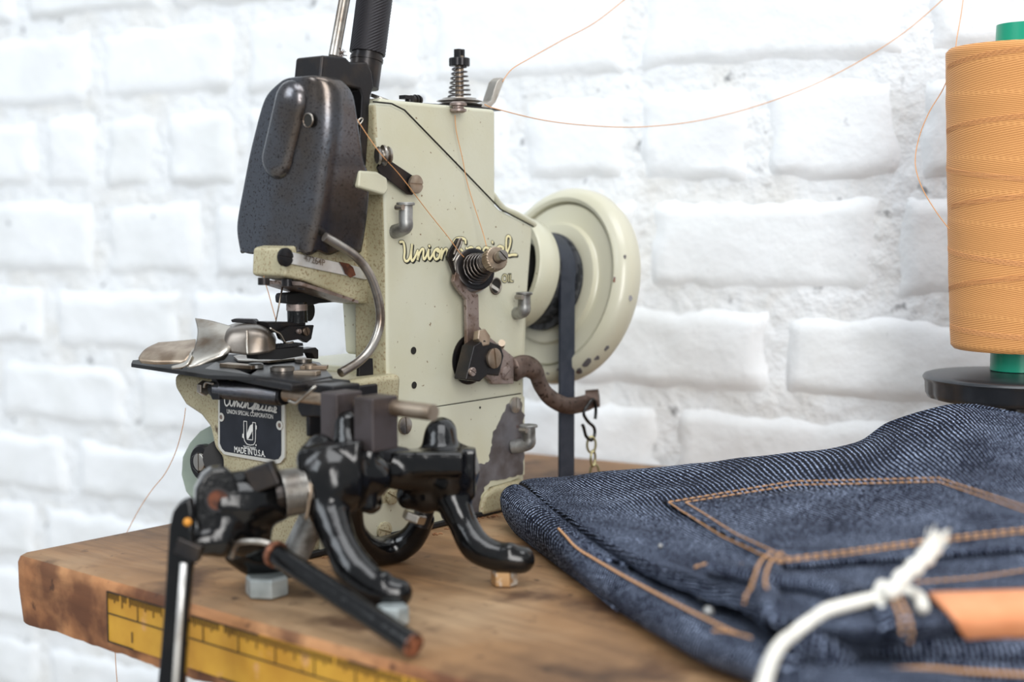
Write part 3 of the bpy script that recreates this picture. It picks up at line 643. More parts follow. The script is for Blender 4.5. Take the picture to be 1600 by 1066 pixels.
# long rusty lever
lev = sp('release_lever', [(712, 425), (724, 432), (740, 447), (748, 462), (749, 510), (757, 520), (803, 558), (803, 600), (770, 601), (762, 590), (735, 584), (730, 560), (730, 512), (729, 468), (716, 452), (709, 440)], -.0062, .0022, M['rust'], bevel=.0004, label='long rust-speckled steel lever')
G().lathe([(0, .0125), (.0006, .0125), (.001, .0112), (-.002, .0108)], S(733, 562, -.0004), (0, -1, 0), 40).out('bore_ring', M['black_steel'], mach, smooth=True, angle=40)
sp('pivot_block', [(741, 541), (757, 531), (783, 540), (788, 556), (780, 588), (762, 586), (750, 597), (728, 594)], -.0145, .0082, M['black_steel'], parent=lev, bevel=.0007)
screw(S(771, 560, -.0148), (0, -1, 0), .0051, 8, M['tan_steel'], lev); screw(S(790, 583, -.0062), (0, -1, 0), .0036, -55, M['rust'], lev); screw(S(737, 581, -.0147), (0, -1, 0), .0022, 60, M['rust'], lev)
nut(S(748, 530, -.010), .0048, .004, M['tan_steel'], lev, name='hex_bolt', ax=(0, -1, .3)); G().cyl(S(784, 536, -.012), S(790, 541, -.012)+V((0, .003, 0)), .0018).out('pin', M['tan_steel'], lev)
hookarm = cr([S(803, 578, -.006), S(820, 572, -.006), S(836, 580, -.006), S(844, 600, -.006), S(858, 620, -.006), S(885, 634, -.007), S(915, 630, -.008), S(930, 622, -.009)], 6)
nn = len(hookarm)
arm2 = G().tube(hookarm, [.0064-.0018*min(1, k/(nn*.5)) for k in range(nn)], 12, flat=.6, fdir=(0, 1, 0)).out('curved_arm', M['dark_rust'], lev, smooth=True, label='curved rusty lever arm ending in an eye')
eye = S(926, 623, -.009)
g = G(); g.lathe([(-.0035, .0050), (-.0035, .0020), (.0035, .0020), (.0035, .0050), (-.0035, .0050)], eye, V((.5, -.8, .1)), 24, caps=False); g.out('eye', M['dark_rust'], arm2, smooth=True, angle=50)
# chrome curved presser-lever tube
pp = cr([S(x, y, -.001-.004*min(1, k/3)) for k, (x, y) in enumerate(((507, 370), (528, 382), (557, 402), (578, 430), (591, 468), (594, 505), (582, 540), (562, 564), (532, 583)))], 6)
G().tube(pp, .0021, 14).out('curved_tube', M['steel'], mach, smooth=True, angle=60, label='bent steel tube curving over the throat')
sp('tube_bracket', [(562, 560), (583, 560), (585, 612), (560, 614)], .003, .002, M['black_steel'], bevel=.0004)
screw(S(575, 601, .0026), (0, -1, 0), .003, 60, M['black_steel'], mach)
# top tension post and guides
tz = .2062; tc_ = V(S(718, 166, .018)); tc_.z = tz
tp = G().prism([tc_+V((-.034, -.007, 0)), tc_+V((-.004, -.013, 0)), tc_+V((.022, -.009, 0)), tc_+V((.022, .006, 0)), tc_+V((-.004, .010, 0)), tc_+V((-.034, .0, 0))], (0, 0, .0009)).out('top_plate', M['black_steel'], mach, bevel=.0002, label='thin steel plate carrying the top tension post')
g = G(); b0 = tc_+Zp*.0008
g.lathe([(0, .0085), (.0006, .009), (.0010, .0112), (.0016, .0118), (.0022, .009), (.0026, .009), (.0032, .0118), (.0036, .0112), (.0042, .0088), (.0048, .0085), (.005, .003)], b0, Zp, 40); g.out('tension_disc', M['steel'], tp, smooth=True, angle=50)
G().cyl(b0, b0+Zp*.026, .0022).out('tension_post', M['tan_steel'], tp, smooth=True, angle=40)
coil(b0+Zp*.005, b0+Zp*.021, .0058, .0033, 7, .0005).out('tension_spring', M['blued'], tp, smooth=True)
vs = []; fs = []; n_ = 40
for h, f in ((0, .95), (.0004, 1), (.0038, 1), (.0042, .94)):
    for k in range(n_): an = 2*math.pi*k/n_; vs.append(b0+Zp*(.0208+h)+V((math.cos(an), math.sin(an), 0))*(.0051*f+(.00018 if k % 2 else 0)))
for j in range(3):
    for k in range(n_): fs.append((j*n_+k, j*n_+(k+1) % n_, (j+1)*n_+(k+1) % n_, (j+1)*n_+k))
fs += [tuple(range(n_)), tuple(3*n_+k for k in reversed(range(n_)))]
mk('thumb_nut', vs, fs, M['black_steel'], tp)
for s_ in (-1, 1): G().box(b0+Zp*.0272+Xp*s_*.0013, (.0009, 0, 0), (0, .0019, 0), (0, 0, .0022)).out('split_stem', M['black_steel'], tp, bevel=.0003)
g = G(); p = S(716, 168, -.001); g.lathe([(-.0026, .0026), (-.0018, .0040), (-.0008, .0040), (-.0004, .0028), (.0006, .0028), (.001, .0042), (.002, .0042), (.0028, .0028)], p, Zp, 28); g.out('thread_eyelet', M['rust'], tp, smooth=True, angle=50)
G().prism([S(x, y, .012) for x, y in ((752, 166), (767, 158), (777, 128), (784, 121), (789, 124), (775, 160), (766, 169), (755, 170))], (0, .006, 0)).out('thread_guide_tab', M['bright'], tp, bevel=.0004)
g = G(); q = S(640, 160, .012); g.cyl(q, q+Zp*.0022+V((0, 0, 0)), .0022); g.box(q+Zp*.0022+Xp*-.002, (.0032, 0, 0), (0, .002, 0), (0, 0, .0009)); g.cyl(q+Zp*.0014+Xp*.001, q+Zp*.0014+Xp*.0072, .0021); g.lathe([(0, .0026), (.0006, .0026)], q+Zp*.0014+Xp*.0035, Xp, 16); g.lathe([(0, .0026), (.0006, .0026)], q+Zp*.0014+Xp*.0055, Xp, 16); g.out('top_thread_guide', M['black_steel'], tp, smooth=True, angle=40)
screw(S(594, 155, .008), (.2, -.3, 1), .005, 30, M['steel'], mach, updir=(1, 0, 0))
# throat: presser arm, foot, feed dog
G().prism([S(x, y, .028) for x, y in ((447, 464), (449, 459), (480, 456), (520, 455), (556, 453), (558, 470), (500, 474), (484, 478), (448, 474))], (0, .008, 0)).out('presser_arm', M['black_matt'], mach, bevel=.0006)
G().cyl(S(491, 448, .031), S(491, 457, .031), .0042).out('presser_pin', M['rust'], mach)
pf = G().cyl(S(464, 472, .032), S(465, 504, .032), .0048, 24).out('presser_post', M['black_enamel'], mach, smooth=True, angle=40, label='dark presser foot post')
G().lathe([(0, .0050), (.003, .0050)], S(464, 475, .032), -Zp, 24).out('post_collar', M['rust'], pf, smooth=True, angle=40)
G().lathe([(-.002, .0048), (.002, .0048)], S(478, 486, .032), (.3, -1, 0), 20).out('clamp_ear', M['black_steel'], pf, smooth=True, angle=40)
G().prism([S(x, y, .030) for x, y in ((418, 503), (440, 503), (478, 504), (478, 512), (440, 520), (424, 520))], (0, .009, 0)).out('presser_foot', M['black_steel'], pf, bevel=.0005)
G().prism([S(x, y, .027) for x, y in ((436, 519), (455, 510), (491, 508), (487, 530), (480, 536), (470, 530), (448, 534), (440, 530))], (0, .003, 0)).out('foot_plate', M['black_steel'], pf, bevel=.0004)
screw(S(477, 518, .0268), (0, -1, 0), .0021, 20, M['steel'], pf); screw(S(466, 518, .0268), (0, -1, 0), .0012, 20, M['rust'], pf)
G().tube(cr([S(x, y, .0262) for x, y in ((422, 513), (430, 518), (438, 523), (446, 536), (458, 535))], 4), .0006, 6).out('wire_spring', M['bright'], pf, smooth=True)
g = G(); g.prism([S(x, y, .022) for x, y in ((402, 552), (430, 546), (474, 542), (474, 556), (440, 562), (404, 562))], (0, .008, 0))
for k in range(11):
    x = 428+k*4.2; y = 545-k*.4; g.prism([S(x, y, .022), S(x+4, y-.4, .022), S(x+3, y-5, .022)], (0, .008, 0))
g.out('feed_dog', M['black_matt'], mach)
G().prism([S(x, y, .024) for x, y in ((474, 546), (494, 543), (498, 547), (498, 561), (492, 561), (488, 553), (474, 551))], (0, .006, 0)).out('guide_hook', M['black_steel'], mach, bevel=.0004)
G().tube([S(443, 440, .030), S(430, 508, .030)], [.0005, .00025], 8).out('needle', M['bright'], mach, smooth=True)
# bed plates and hemming folder
bz = .0815
G().prism([T(205, 568, bz+.001), T(207, 563, bz+.001), T(300, 555, bz+.001), T(420, 552, bz+.001), T(420, 590, bz+.001), T(325, 586, bz+.001)], (0, 0, -.0018)).out('slide_plate', M['black_matt'], mach, bevel=.0002)
bp_ = G().prism([T(318, 576, bz+.001), T(352, 556, bz+.001), T(420, 552, bz+.001), T(500, 566, bz+.001), T(520, 588, bz+.001), T(470, 597, bz+.001)], (0, 0, -.0026)).out('bed_plate', M['black_steel'], mach, bevel=.0006, label='dark steel bed plate with screws and clamps')
G().prism([T(316, 577, bz+.0005), T(320, 572, bz+.0005), T(350, 570, bz+.0005), T(516, 590, bz+.0005), T(522, 594, bz+.0005), T(455, 601, bz+.0005)], (0, 0, -.0030)).out('front_ledge', M['black_steel'], bp_, bevel=.0008)
for x, y, r, m in ((432, 565, .0045, 'blued'), (474, 566, .0042, 'steel'), (400, 575, .0035, 'zinc'), (441, 579, .0055, 'steel'), (484, 576, .0036, 'tan_steel')):
    c = T(x, y, bz+.0012); g = G(); g.lathe([(0, r), (.0016, r), (.0022, r*.8)], c, Zp, 24); g.out('plate_screw', M[m], bp_, smooth=True, angle=40)
for a, b, c, d in ((470, 574, 512, 574), (462, 582, 498, 583), (350, 570, 400, 574)):
    p, q = T(a, b, bz+.0018), T(c, d, bz+.0018); g = G(); g.box((p+q)/2, (q-p)/2, (q-p).cross(Zp).normalized()*.003, (0, 0, .0009)); g.out('clamp_bar', M['tan_steel'], bp_, bevel=.0003)
G().prism([T(x, y, bz+.0015) for x, y in ((365, 560), (400, 553), (470, 556), (474, 562), (420, 568), (372, 566))], (0, 0, .0012)).out('folder_base', M['steel'], bp_, bevel=.0003)
# folder tongue (flared pale steel leaf)
def loftpx(name, rows, m, parent, n=6, th=.0007, fn=D, **k):
    g = [[fn(*p) for p in r] for r in rows]; g = [cr(r, n) for r in g]; cols = list(zip(*g)); gg = [cr(c_, n) for c_ in cols]
    vs = [p for c_ in gg for p in c_]; m_ = len(gg[0]); fs = [(i*m_+j, i*m_+j+1, (i+1)*m_+j+1, (i+1)*m_+j) for i in range(len(gg)-1) for j in range(m_-1)]
    o = mk(name, vs, fs, m, parent, smooth=True, **k); s_ = o.modifiers.new('s', 'SOLIDIFY'); s_.thickness = th; s_.offset = 0; return o
fold = loftpx('folder_horn', [[(305, 498, .660), (325, 501, .655), (345, 506, .652), (362, 511, .650)], [(309, 520, .648), (330, 526, .642), (350, 528, .640), (362, 530, .640)], [(303, 548, .636), (325, 552, .633), (348, 552, .632), (358, 550, .634)], [(290, 572, .632), (300, 574, .630), (330, 566, .632), (350, 562, .636)]], M['bright'], mach, label='polished curved horn of the hemming folder')
loftpx('folder_tongue', [[(248, 536, .670), (275, 534, .668), (306, 531, .665)], [(228, 546, .662), (260, 550, .655), (303, 548, .650)], [(217, 560, .656), (245, 564, .650), (293, 562, .645)], [(222, 568, .654), (250, 569, .650), (284, 568, .645)]], M['tan_steel'], fold, label='pale steel tongue of the folder')
loftpx('folder_lip', [[(303, 545, .642), (297, 565, .640), (283, 576, .640)], [(298, 552, .636), (290, 566, .635), (270, 573, .636)], [(300, 556, .632), (290, 572, .630), (268, 576, .633)]], M['bright'], fold)
vs = []
drum = loftpx('folder_drum', [[(356, 510, .668), (372, 505, .668), (392, 503, .668), (410, 507, .668), (424, 518, .668)], [(349, 524, .655), (360, 512, .651), (388, 508, .649), (414, 512, .651), (430, 528, .656)], [(348, 536, .640), (360, 520, .638), (388, 517, .636), (415, 521, .637), (430, 537, .643)], [(348, 552, .637), (360, 552, .635), (388, 555, .633), (415, 552, .635), (430, 546, .640)]], M['drum_steel'], fold)
G().tube(cr([D(386, 516, .634), D(386, 535, .633), D(387, 554, .631)], 4), .0005, 6).out('drum_seam', M['bright'], drum, smooth=True)
G().prism([D(x, y, .652) for x, y in ((360, 500), (366, 498), (396, 499), (401, 505), (407, 513), (402, 512), (394, 506), (362, 504))], (.004, .002, 0)).out('folder_strap', M['black_steel'], fold, bevel=.0004)
# end bracket, spring, shaft
sx = -.015
P = lambda x, y: X(x, y, sx)
shaft = G().cyl(P(448, 616), P(677, 645), .0033, 24).out('shaft', M['tan_steel'], mach, smooth=True, angle=40, label='steel shaft carrying the return spring')
coil(P(341, 608), P(440, 619), .0040, .0040, 42, .00040, 12).out('return_spring', M['blued'], mach, smooth=True)
G().cyl(P(335, 607), P(445, 619), .0039, 20).out('spring_core', M['black_steel'], mach)
nut(P(322, 607), .0036, .003, M['steel'], mach, name='hex_bolt', ax=P(322, 607)-P(440, 619))
G().prism([X(x, y, sx-.004) for x, y in ((328, 585), (338, 592), (341, 600), (342, 625), (331, 625), (326, 612), (331, 600))], (.007, 0, 0)).out('spring_bracket', M['black_steel'], mach, bevel=.0005)
G().tube(cr([X(x, y, sx-.005) for x, y in ((334, 600), (322, 598), (319, 606))], 4), .0006, 6).out('spring_wire', M['steel'], mach, smooth=True)
G().tube(cr([X(x, y, sx-.006) for x, y in ((451, 626), (462, 630), (468, 626), (493, 604))], 3), .0007, 6).out('spring_wire', M['bright'], mach, smooth=True)
Yc = P(468, 620).y
G().box((.004, Yc-.0065, .0685), (.0205, 0, 0), (0, .0012, 0), (0, 0, .0095)).out('shaft_bracket', M['black_steel'], mach, bevel=.0008)
G().prism([X(x, y, -.017) for x, y in ((450, 598), (520, 604), (521, 642), (505, 652), (470, 652), (464, 640), (462, 606))], (.016, 0, 0)).out('shaft_housing', M['black_steel'], mach, bevel=.0012, seg=3)
G().prism([X(x, y, -.008) for x, y in ((318, 575), (516, 598), (516, 607), (330, 585))], (.012, 0, 0)).out('ledge_rail', M['black_matt'], mach, bevel=.0005)
# green-grey flap with bolt at rear left
fc = X(335, 728, .020)
fl = G().prism([X(x, y, .018) for x, y in ((330, 664), (312, 674), (296, 692), (285, 714), (283, 742), (290, 768), (302, 784), (345, 790), (360, 700), (345, 690))], (.003, 0, 0)).out('side_flap', M['green_grey'], mach, bevel=.0006, label='grey-green round flap with a slotted bolt')
fb = X(316, 724, .012); G().lathe([(0, .0088), (.001, .0092), (.004, .0092), (.005, .0082)], X(326, 722, .016)+Xp*0, V((-1, 0, 0)), 28).out('washer', M['black_steel'], fl, smooth=True, angle=40)
G().cyl(X(345, 715, .018), X(345, 715, .006), .0085).out('boss', M['black_matt'], fl, smooth=True, angle=40)
nut(X(318, 722, .010), .0052, .004, M['black_steel'], fl, name='hex_bolt', ax=(-1, 0, 0)); screw(X(313, 722, .0055), (-1, 0, 0), .0042, 0, M['steel'], fl)
# bearing housing, pulley, handwheel along a tilted axis
K_ = 1.055; rc = D(813, 430, .782)
vr = ray(885, 455).normalized(); rt2 = vr.cross(V((0, 0, 1))).normalized(); up2 = rt2.cross(vr)
AX = (vr*math.cos(R(48))+rt2*math.sin(R(48))*math.cos(R(14))-up2*math.sin(R(48))*math.sin(R(14))).normalized()
wc = rc+AX*.0236*K_
g = G(); g.lathe([(a_*K_, b_*K_) for a_, b_ in [(-.0125, .0255), (-.0125, .0285), (-.011, .0295), (-.001, .0298), (.001, .0288), (.001, .026)]], rc, AX, 64, caps=False); g.lathe([(a_*K_, b_*K_) for a_, b_ in [(-.0015, .026), (-.001, .026)]], rc, AX, 48); bh = g.out('bearing_ring', M['cream'], mach, smooth=True, angle=40)
G().lathe([(a_*K_, b_*K_) for a_, b_ in [(-.03, .016), (.004, .018)]], rc, AX, 48).out('bearing_core', M['black_matt'], bh, smooth=True, angle=40)
KW = K_*1.08
hw = G().lathe([(h_*KW, r_*KW) for h_, r_ in [(.0, .018), (-.0006, .0285), (-.0004, .0296), (.0016, .0300), (.0022, .0306), (.0022, .0395), (.0026, .0400), (.0052, .0402), (.0052, .0409), (.0008, .0413), (-.0002, .0430), (.0008, .0462), (.0042, .0486), (.0095, .0492), (.013, .0480), (.0135, .0445), (.011, .043), (.010, .02)]], wc-AX*.0015, AX, 96).out('handwheel', M['cream_wheel'], mach, smooth=True, angle=38, label='cream enamel handwheel with chipped rim')
wu = AX.cross(Zp).normalized(); wu = wu if wu.dot(C-wc) > 0 else -wu; wv = AX.cross(wu); wv = wv if wv.z > 0 else -wv
for k, (an, hh, rr, sz) in enumerate(((-62, .0012, .0468, .0016), (-58, .0040, .0486, .0018), (-50, .0030, .0482, .0022), (-44, .0050, .0489, .0015), (-70, .0008, .0450, .0022), (-36, .0060, .0490, .0012), (-5, .007, .0492, .0012), (18, .0026, .0478, .0010), (4, .0002, .0440, .0014), (-80, .0008, .0455, .0012))):
    rad = wu*math.cos(R(an))+wv*math.sin(R(an)); tan_ = -wu*math.sin(R(an))+wv*math.cos(R(an)); q_ = wc-AX*.0015+(AX*hh+rad*rr)*KW
    nr2 = (rad*.8-AX*.6).normalized(); sd2 = nr2.cross(tan_); rg2 = random.Random(k)
    G().prism([q_-nr2*.0006+(tan_*math.cos(a_)*1.5+sd2*math.sin(a_))*sz*rg2.uniform(.6, 1.1) for a_ in [b_*.698 for b_ in range(9)]], nr2*.0008).out('paint_chip', M['bare'], hw)
pc = rc+AX*.0045*K_
G().lathe([(a_*K_, b_*K_) for a_, b_ in [(-.002, .0205), (-.001, .0265), (.0, .0265), (.0012, .0235), (.0115, .0235), (.0125, .0262), (.0145, .0262), (.0155, .0245), (.024, .0245)]], pc, AX, 64).out('pulley', M['belt_worn'], hw, smooth=True, angle=40)
# drive belt: wraps the pulley then runs down through the bench
e1 = AX.cross(Zp).normalized();
if e1.dot(C-wc) < 0: e1 = -e1
e2 = AX.cross(e1).normalized()
if e2.z < 0: e2 = -e2
bc = pc+AX*.0062*K_; pts = []; rb = .0245*K_
pts.append(V((0, 0, 0)))
near = bc+e1*rb; far = bc-e1*rb
pts = [near+V((0, 0, .0015-near.z)), near+V((0, 0, .02-near.z)), near-Zp*.02]
for k in range(17): an = math.pi*k/16; pts.append(bc+(e1*math.cos(an)+e2*math.sin(an))*rb)
pts += [far-Zp*.02, far+V((0, 0, .0015-far.z))]
vs = []; fs = []
for i, p in enumerate(pts):
    t = (pts[min(i+1, len(pts)-1)]-pts[max(0, i-1)]).normalized(); o_ = t.cross(AX).normalized()
    if o_.dot(p-bc) < 0: o_ = -o_
    for a_, b_ in ((-.0052, -.0012), (.0052, -.0012), (.0052, .0012), (-.0052, .0012)): vs.append(p+AX*a_+o_*b_)
for i in range(len(pts)-1):
    for k in range(4): fs.append((i*4+k, i*4+(k+1) % 4, i*4+4+(k+1) % 4, i*4+4+k))
fs += [(0, 1, 2, 3), tuple(len(vs)-4+k for k in (3, 2, 1, 0))]
belt = mk('drive_belt', vs, fs, M['belt'], origin=near+V((0, 0, .0015-near.z)), bevel=.0003); tag(belt, 'flat navy rubber drive belt running from the handwheel pulley down to the bench', 'belt')
# threads on the machine
def thread(name, pts, parent=None, r=.0002, label=None, origin=None, n=6):
    return G().tube(cr(pts, n), r, 5).out(name, M['thread'], parent, smooth=True, label=label, origin=origin)
thread('machine_thread', [S(555, 182, .0), S(575, 213, -.006), S(597, 243, -.0105), S(620, 268, -.006), S(640, 293, -.0055), S(668, 330, -.005), S(700, 370, -.007), S(716, 392, -.008), S(725, 402, -.008)], mach, .00022)
thread('machine_thread', [S(711, 180, -.0006), S(713, 205, -.001), S(722, 245, -.002), S(730, 285, -.003), S(742, 325, -.005), S(755, 365, -.008), S(760, 385, -.012)], mach, .00022)
thread('needle_thread', [S(413, 398, .029), S(412, 430, .029), S(420, 460, .029), S(431, 500, .029)], mach, .0002)
# ================================================================== S-HOOK and CHAIN hanging from the lever eye
sh = [eye+V((0, -.0045, 0))+v for v in (V((0, .003, -.001)), V((.0005, 0, .001)), V((.0010, -.001, -.003)), V((.0012, -.001, -.0075)))]
q = lambda x, y: S(x, y, -.013)
hk = G().tube(cr([q(930, 655), q(931, 642), q(930, 630), q(926, 624), q(921, 630), q(912, 645), q(918, 658), q(928, 668), q(929, 680), q(924, 688), q(916, 682), q(912, 668), q(910, 664)], 5), .0009, 8).out('s_hook', M['black_enamel'], origin=q(924, 688), smooth=True)
tag(hk, 'dark steel S-hook hung through the eye of the curved rusty lever', 'hook')
chn = empty('chain', T(936, 745, .001), 'short length of pale brass chain hanging from the dark S-hook', 'chain')
cy = 686; k = 0
for k in range(4):
    c = q(924+k*2.5, 695+k*21.5); c.z = q(924+k*2.5, 695+k*21.5).z
    w_ = V((.75, -.66, 0)) if k % 2 == 0 else V((.35, -.2, 0)).normalized()
    if k % 2: w_ = V((.80, .1, 0)).normalized()
    w_ = w_*.0024; hh = V((0, 0, .0044)); lp = []
    for j in range(20): an = 2*math.pi*j/20; lp.append(c+w_*math.cos(an)+hh*math.sin(an)*1.0)
    lp.append(lp[0]); G().tube(lp, .00068, 8, caps=False).out('link', M['brass'], chn, smooth=True)
# ================================================================== BLACK CAST-IRON FRAME WITH CLAMP
fr = empty('cast_iron_frame', T(600, 900), 'black enamelled cast-iron hinge frame with splayed feet in front of the sewing machine', 'bracket')
b1 = casting('front_hub', [[(D(518, 745, .565), .0135), (D(520, 760, .565), .0135)], [(D(495, 720, .57), .0085), (D(500, 700, .572), .006)], [(D(560, 742, .572), .0095), (D(580, 745, .575), .009)], [(D(560, 770, .575), .008), (D(580, 785, .58), .005)],
    [(D(510, 790, .560), .0085), (D(532, 850, .550), .0066), (D(558, 895, .544), .0078), (D(592, 922, .540), .0068), (D(622, 927, .539), .0058)], [(D(560, 912, .545), .006), (D(600, 932, .54), .0055)], [(D(598, 908, .538), .0038), (D(600, 902, .538), .003)]], M['black_enamel'], fr, boxes=[(D(518, 738, .566), RT*.0125+UP*.002, UP*.0115, FW*.0085), (D(563, 745, .574), RT*.007, UP*.0135, FW*.007)])
casting('post', [[(D(553, 728, .572), .0085), (D(545, 700, .574), .0062), (D(543, 668, .578), .0055), (D(543, 662, .578), .0055)]], M['black_enamel'], fr)
casting('lower_link', [[(D(548, 790, .59), .0052), (D(552, 830, .60), .0055), (D(575, 858, .615), .0065), (D(605, 862, .625), .007), (D(640, 845, .625), .0062), (D(662, 812, .62), .0050)]], M['black_enamel'], fr)
g = G(); a, b = D(655, 822, .612), D(668, 785, .612); g.cyl(a, b, .0042); coil(a, b, .0043, .0043, 6, .0004); g.out('threaded_bolt', M['black_steel'], fr, smooth=True, angle=40)
nut(D(645, 815, .605), .0052, .004, M['bright'], fr, name='hex_bolt', ax=D(668, 785, .612)-a)
casting('rear_hub', [[(D(700, 745, .60), .0125), (D(705, 735, .605), .0125)], [(D(688, 705, .60), .0085), (D(688, 682, .602), .0072), (D(690, 676, .604), .0068)], [(D(600, 738, .585), .0065), (D(660, 740, .595), .0085)],
    [(D(700, 765, .598), .0085), (D(722, 815, .594), .0062), (D(745, 855, .589), .0068), (D(785, 872, .586), .0062), (D(815, 875, .586), .0058)], [(D(795, 862, .584), .0042), (D(797, 858, .584), .003)], [(D(665, 770, .60), .009), (D(640, 775, .60), .006)]], M['black_enamel'], fr,
    boxes=[(D(668, 722, .592), (RT*.0150), (FW*.010), V((0, 0, .0050))), (D(712, 738, .600), RT*.0085, FW*.008, V((0, 0, .0105)))])
G().cyl(D(588, 715, .585), D(630, 722, .592), .0062).out('pivot_pin', M['black_steel'], fr, smooth=True, angle=40)
# shaft blocks
def blk(x0, y0, x1, y1, Xc, dx, name='shaft_block'):
    p, q_ = X(x0, y0, Xc), X(x1, y1, Xc); c = (p+q_)/2
    return G().box(c, (dx, 0, 0), (0, (p.y-q_.y)/2, 0), (0, 0, abs(p.z-q_.z)/2)).out(name, M['brown_steel'], fr, bevel=.0007)
blk(520, 610, 547, 690, -.020, .0072); blk(572, 617, 603, 704, -.020, .0072)
# clamp: boss, spring, rods
n1 = (P(440, 619)-P(600, 635)).normalized()
cl = casting('clamp_boss', [[(D(350, 785, .557), .0118), (D(385, 785, .561), .0130), (D(425, 778, .566), .0105)], [(D(350, 815, .557), .0115), (D(385, 830, .562), .0105)],
    [(D(296, 852, .545), .0036), (D(315, 846, .548), .0060), (D(345, 842, .552), .0075)], [(D(385, 820, .56), .0085), (D(398, 850, .572), .0070), (D(410, 868, .58), .0062)]], M['black_enamel'], fr)
fn_ = V((-.55, -.83, .05)).normalized(); fc_ = D(340, 790, .546); fu = V((fn_.y, -fn_.x, 0)).normalized()
fu = -fu if fu.dot(RT) < 0 else fu
def fpt(px, py, o=0.):
    r = ray(px, py); t = ((fc_-C).dot(fn_))/r.dot(fn_); return C+r*t+fn_*o
cf = G().prism([fpt(x, y) for x, y in ((318, 742), (332, 732), (352, 731), (366, 742), (374, 765), (373, 812), (366, 838), (350, 850), (328, 848), (312, 832), (304, 805), (306, 765))], -fn_*.010).out('clamp_face', M['black_enamel'], fr, bevel=.0014, seg=3)
g = G(); hc_ = fpt(340, 781, .0002); g.lathe([(0, .0040), (.0002, .0040)], hc_, fn_, 28); g.out('bore', M['rust_patch'], cf)
g = G(); g.lathe([(0, .0048), (.0005, .0047), (.0005, .0038), (0, .0038)], hc_, fn_, 28, caps=False); g.out('bore_rim', M['black_steel'], cf, smooth=True, angle=40)
blkp = D(412, 745, .556); G().box(blkp, RT*.0055+UP*.002, UP*.0045-RT*.002, FW*.005).out('clamp_block', M['black_steel'], fr, bevel=.001)
coil(D(440, 772, .558), D(484, 765, .562), .0092, .0086, 8, .00058).out('clamp_spring', M['steel'], fr, smooth=True)
G().cyl(D(430, 771, .562), D(490, 762, .566), .0072).out('clamp_pin', M['black_steel'], fr)
G().tube(cr([D(484, 748, .556), D(486, 765, .553), D(482, 790, .553), D(478, 812, .553)], 4), .0008, 6).out('spring_end', M['tan_steel'], fr, smooth=True)
g = G(); g.cyl(D(488, 812, .585), D(455, 880, .588), .0058); g.out('steel_peg', M['zinc'], fr, smooth=True, angle=40)
rod = G().cyl(D(425, 862, .545), D(645, 1008, .489), .0043, 24).out('black_rod', M['black_enamel'], fr, smooth=True, angle=40, label='black rod with a bare copper-coloured end')
a = D(645, 1008, .489); b = D(425, 862, .545); G().lathe([(0, .0043), (.0008, .0042), (.0010, .0036)], a, a-b, 24).out('rod_end', M['copper'], rod, smooth=True, angle=40)
G().lathe([(0, .0052), (.0022, .0052)], b+(a-b)*.02, a-b, 20).out('rod_collar', M['copper'], rod)
G().tube(cr([D(362, 872, .55), D(370, 850, .548), (D(400, 846, .545)), D(428, 852, .545)], 5), .0012, 8).out('wire_loop', M['steel'], fr, smooth=True)
casting('foot_boss', [[(D(372, 862, .572), .0062), (D(395, 872, .577), .0075), (D(425, 880, .580), .0068), (D(452, 888, .582), .0045)]], M['black_enamel'], fr)
# flat hanging bar
zs_ = lambda x, y, d=.532: D(x, y, d)
barp = [(298, 776), (282, 782), (269, 800), (263, 826), (261, 860), (256, 940), (250, 1020), (240, 1120), (284, 1125), (290, 1020), (295, 940), (301, 870), (302, 845), (302, 800)]
bar_ = G().prism([zs_(x, y) for x, y in barp], FW*.006).out('hanging_bar', M['black_enamel'], fr, bevel=.0016, seg=3, label='flat black bar hanging down past the bench edge')
G().tube([zs_(287, 880, .5305), zs_(281, 960, .5305), zs_(273, 1080, .5305)], .0014, 8, flat=.5, fdir=tuple(FW)).out('bar_rib', M['chrome'], bar_, smooth=True)
G().ball(zs_(293, 816, .5315), .0016).out('grease_spot', M['orange_bit'], bar_, smooth=True)
G().box(zs_(296, 858, .534), RT*.0045-UP*.002, UP*.003+RT*.001, FW*.004).out('hex_screw', M['black_steel'], bar_, bevel=.0008)
# nuts under the feet
for (x, y), r, h, m, lb in (((417, 933), .0088, .0085, 'zinc_nut', None), ((614, 978), .0062, .0075, 'zinc_nut', None), ((788, 917), .0056, .0065, 'brass_nut', 'tarnished brown nut'), ((600, 880), .0056, .0048, 'zinc_nut', None)):
    nut(T(x, y-2), r, h, M[m], fr, label=lb)
# ================================================================== THREAD SPOOL AND STAND
ax0 = D(1588, 590, .70); base = V((ax0.x, ax0.y, 0))
def zat(py): return D(1588, py, .70).z
std = empty('thread_stand', base, 'black plastic thread stand with round dish holding the orange spool', 'thread stand')
zt_ = zat(588)
n_ = 96; vs = []; fs = []
prof = [(-.0115, .0395), (-.0108, .0420), (-.0085, .0432), (-.003, .0436), (-.0012, .0445), (0, .0438), (.0004, .0425), (.0010, .036), (.0026, .014), (.003, .006)]
for h, r in prof:
    for k in range(n_):
        an = 2*math.pi*k/n_; rr = r-(.0007 if (-.0115 < h < -.002 and k % 6 < 2) else 0); vs.append(base+V((math.cos(an)*rr, math.sin(an)*rr, zt_+h)))
for j in range(len(prof)-1):
    for k in range(n_): fs.append((j*n_+k, j*n_+(k+1) % n_, (j+1)*n_+(k+1) % n_, (j+1)*n_+k))
fs += [tuple(range(n_)), tuple((len(prof)-1)*n_+k for k in reversed(range(n_)))]
mk('dish', vs, fs, M['plastic'], std, smooth=True, angle=50)
G().cyl(base, base+Zp*zt_, .006).out('pole', M['plastic'], std, smooth=True, angle=40)
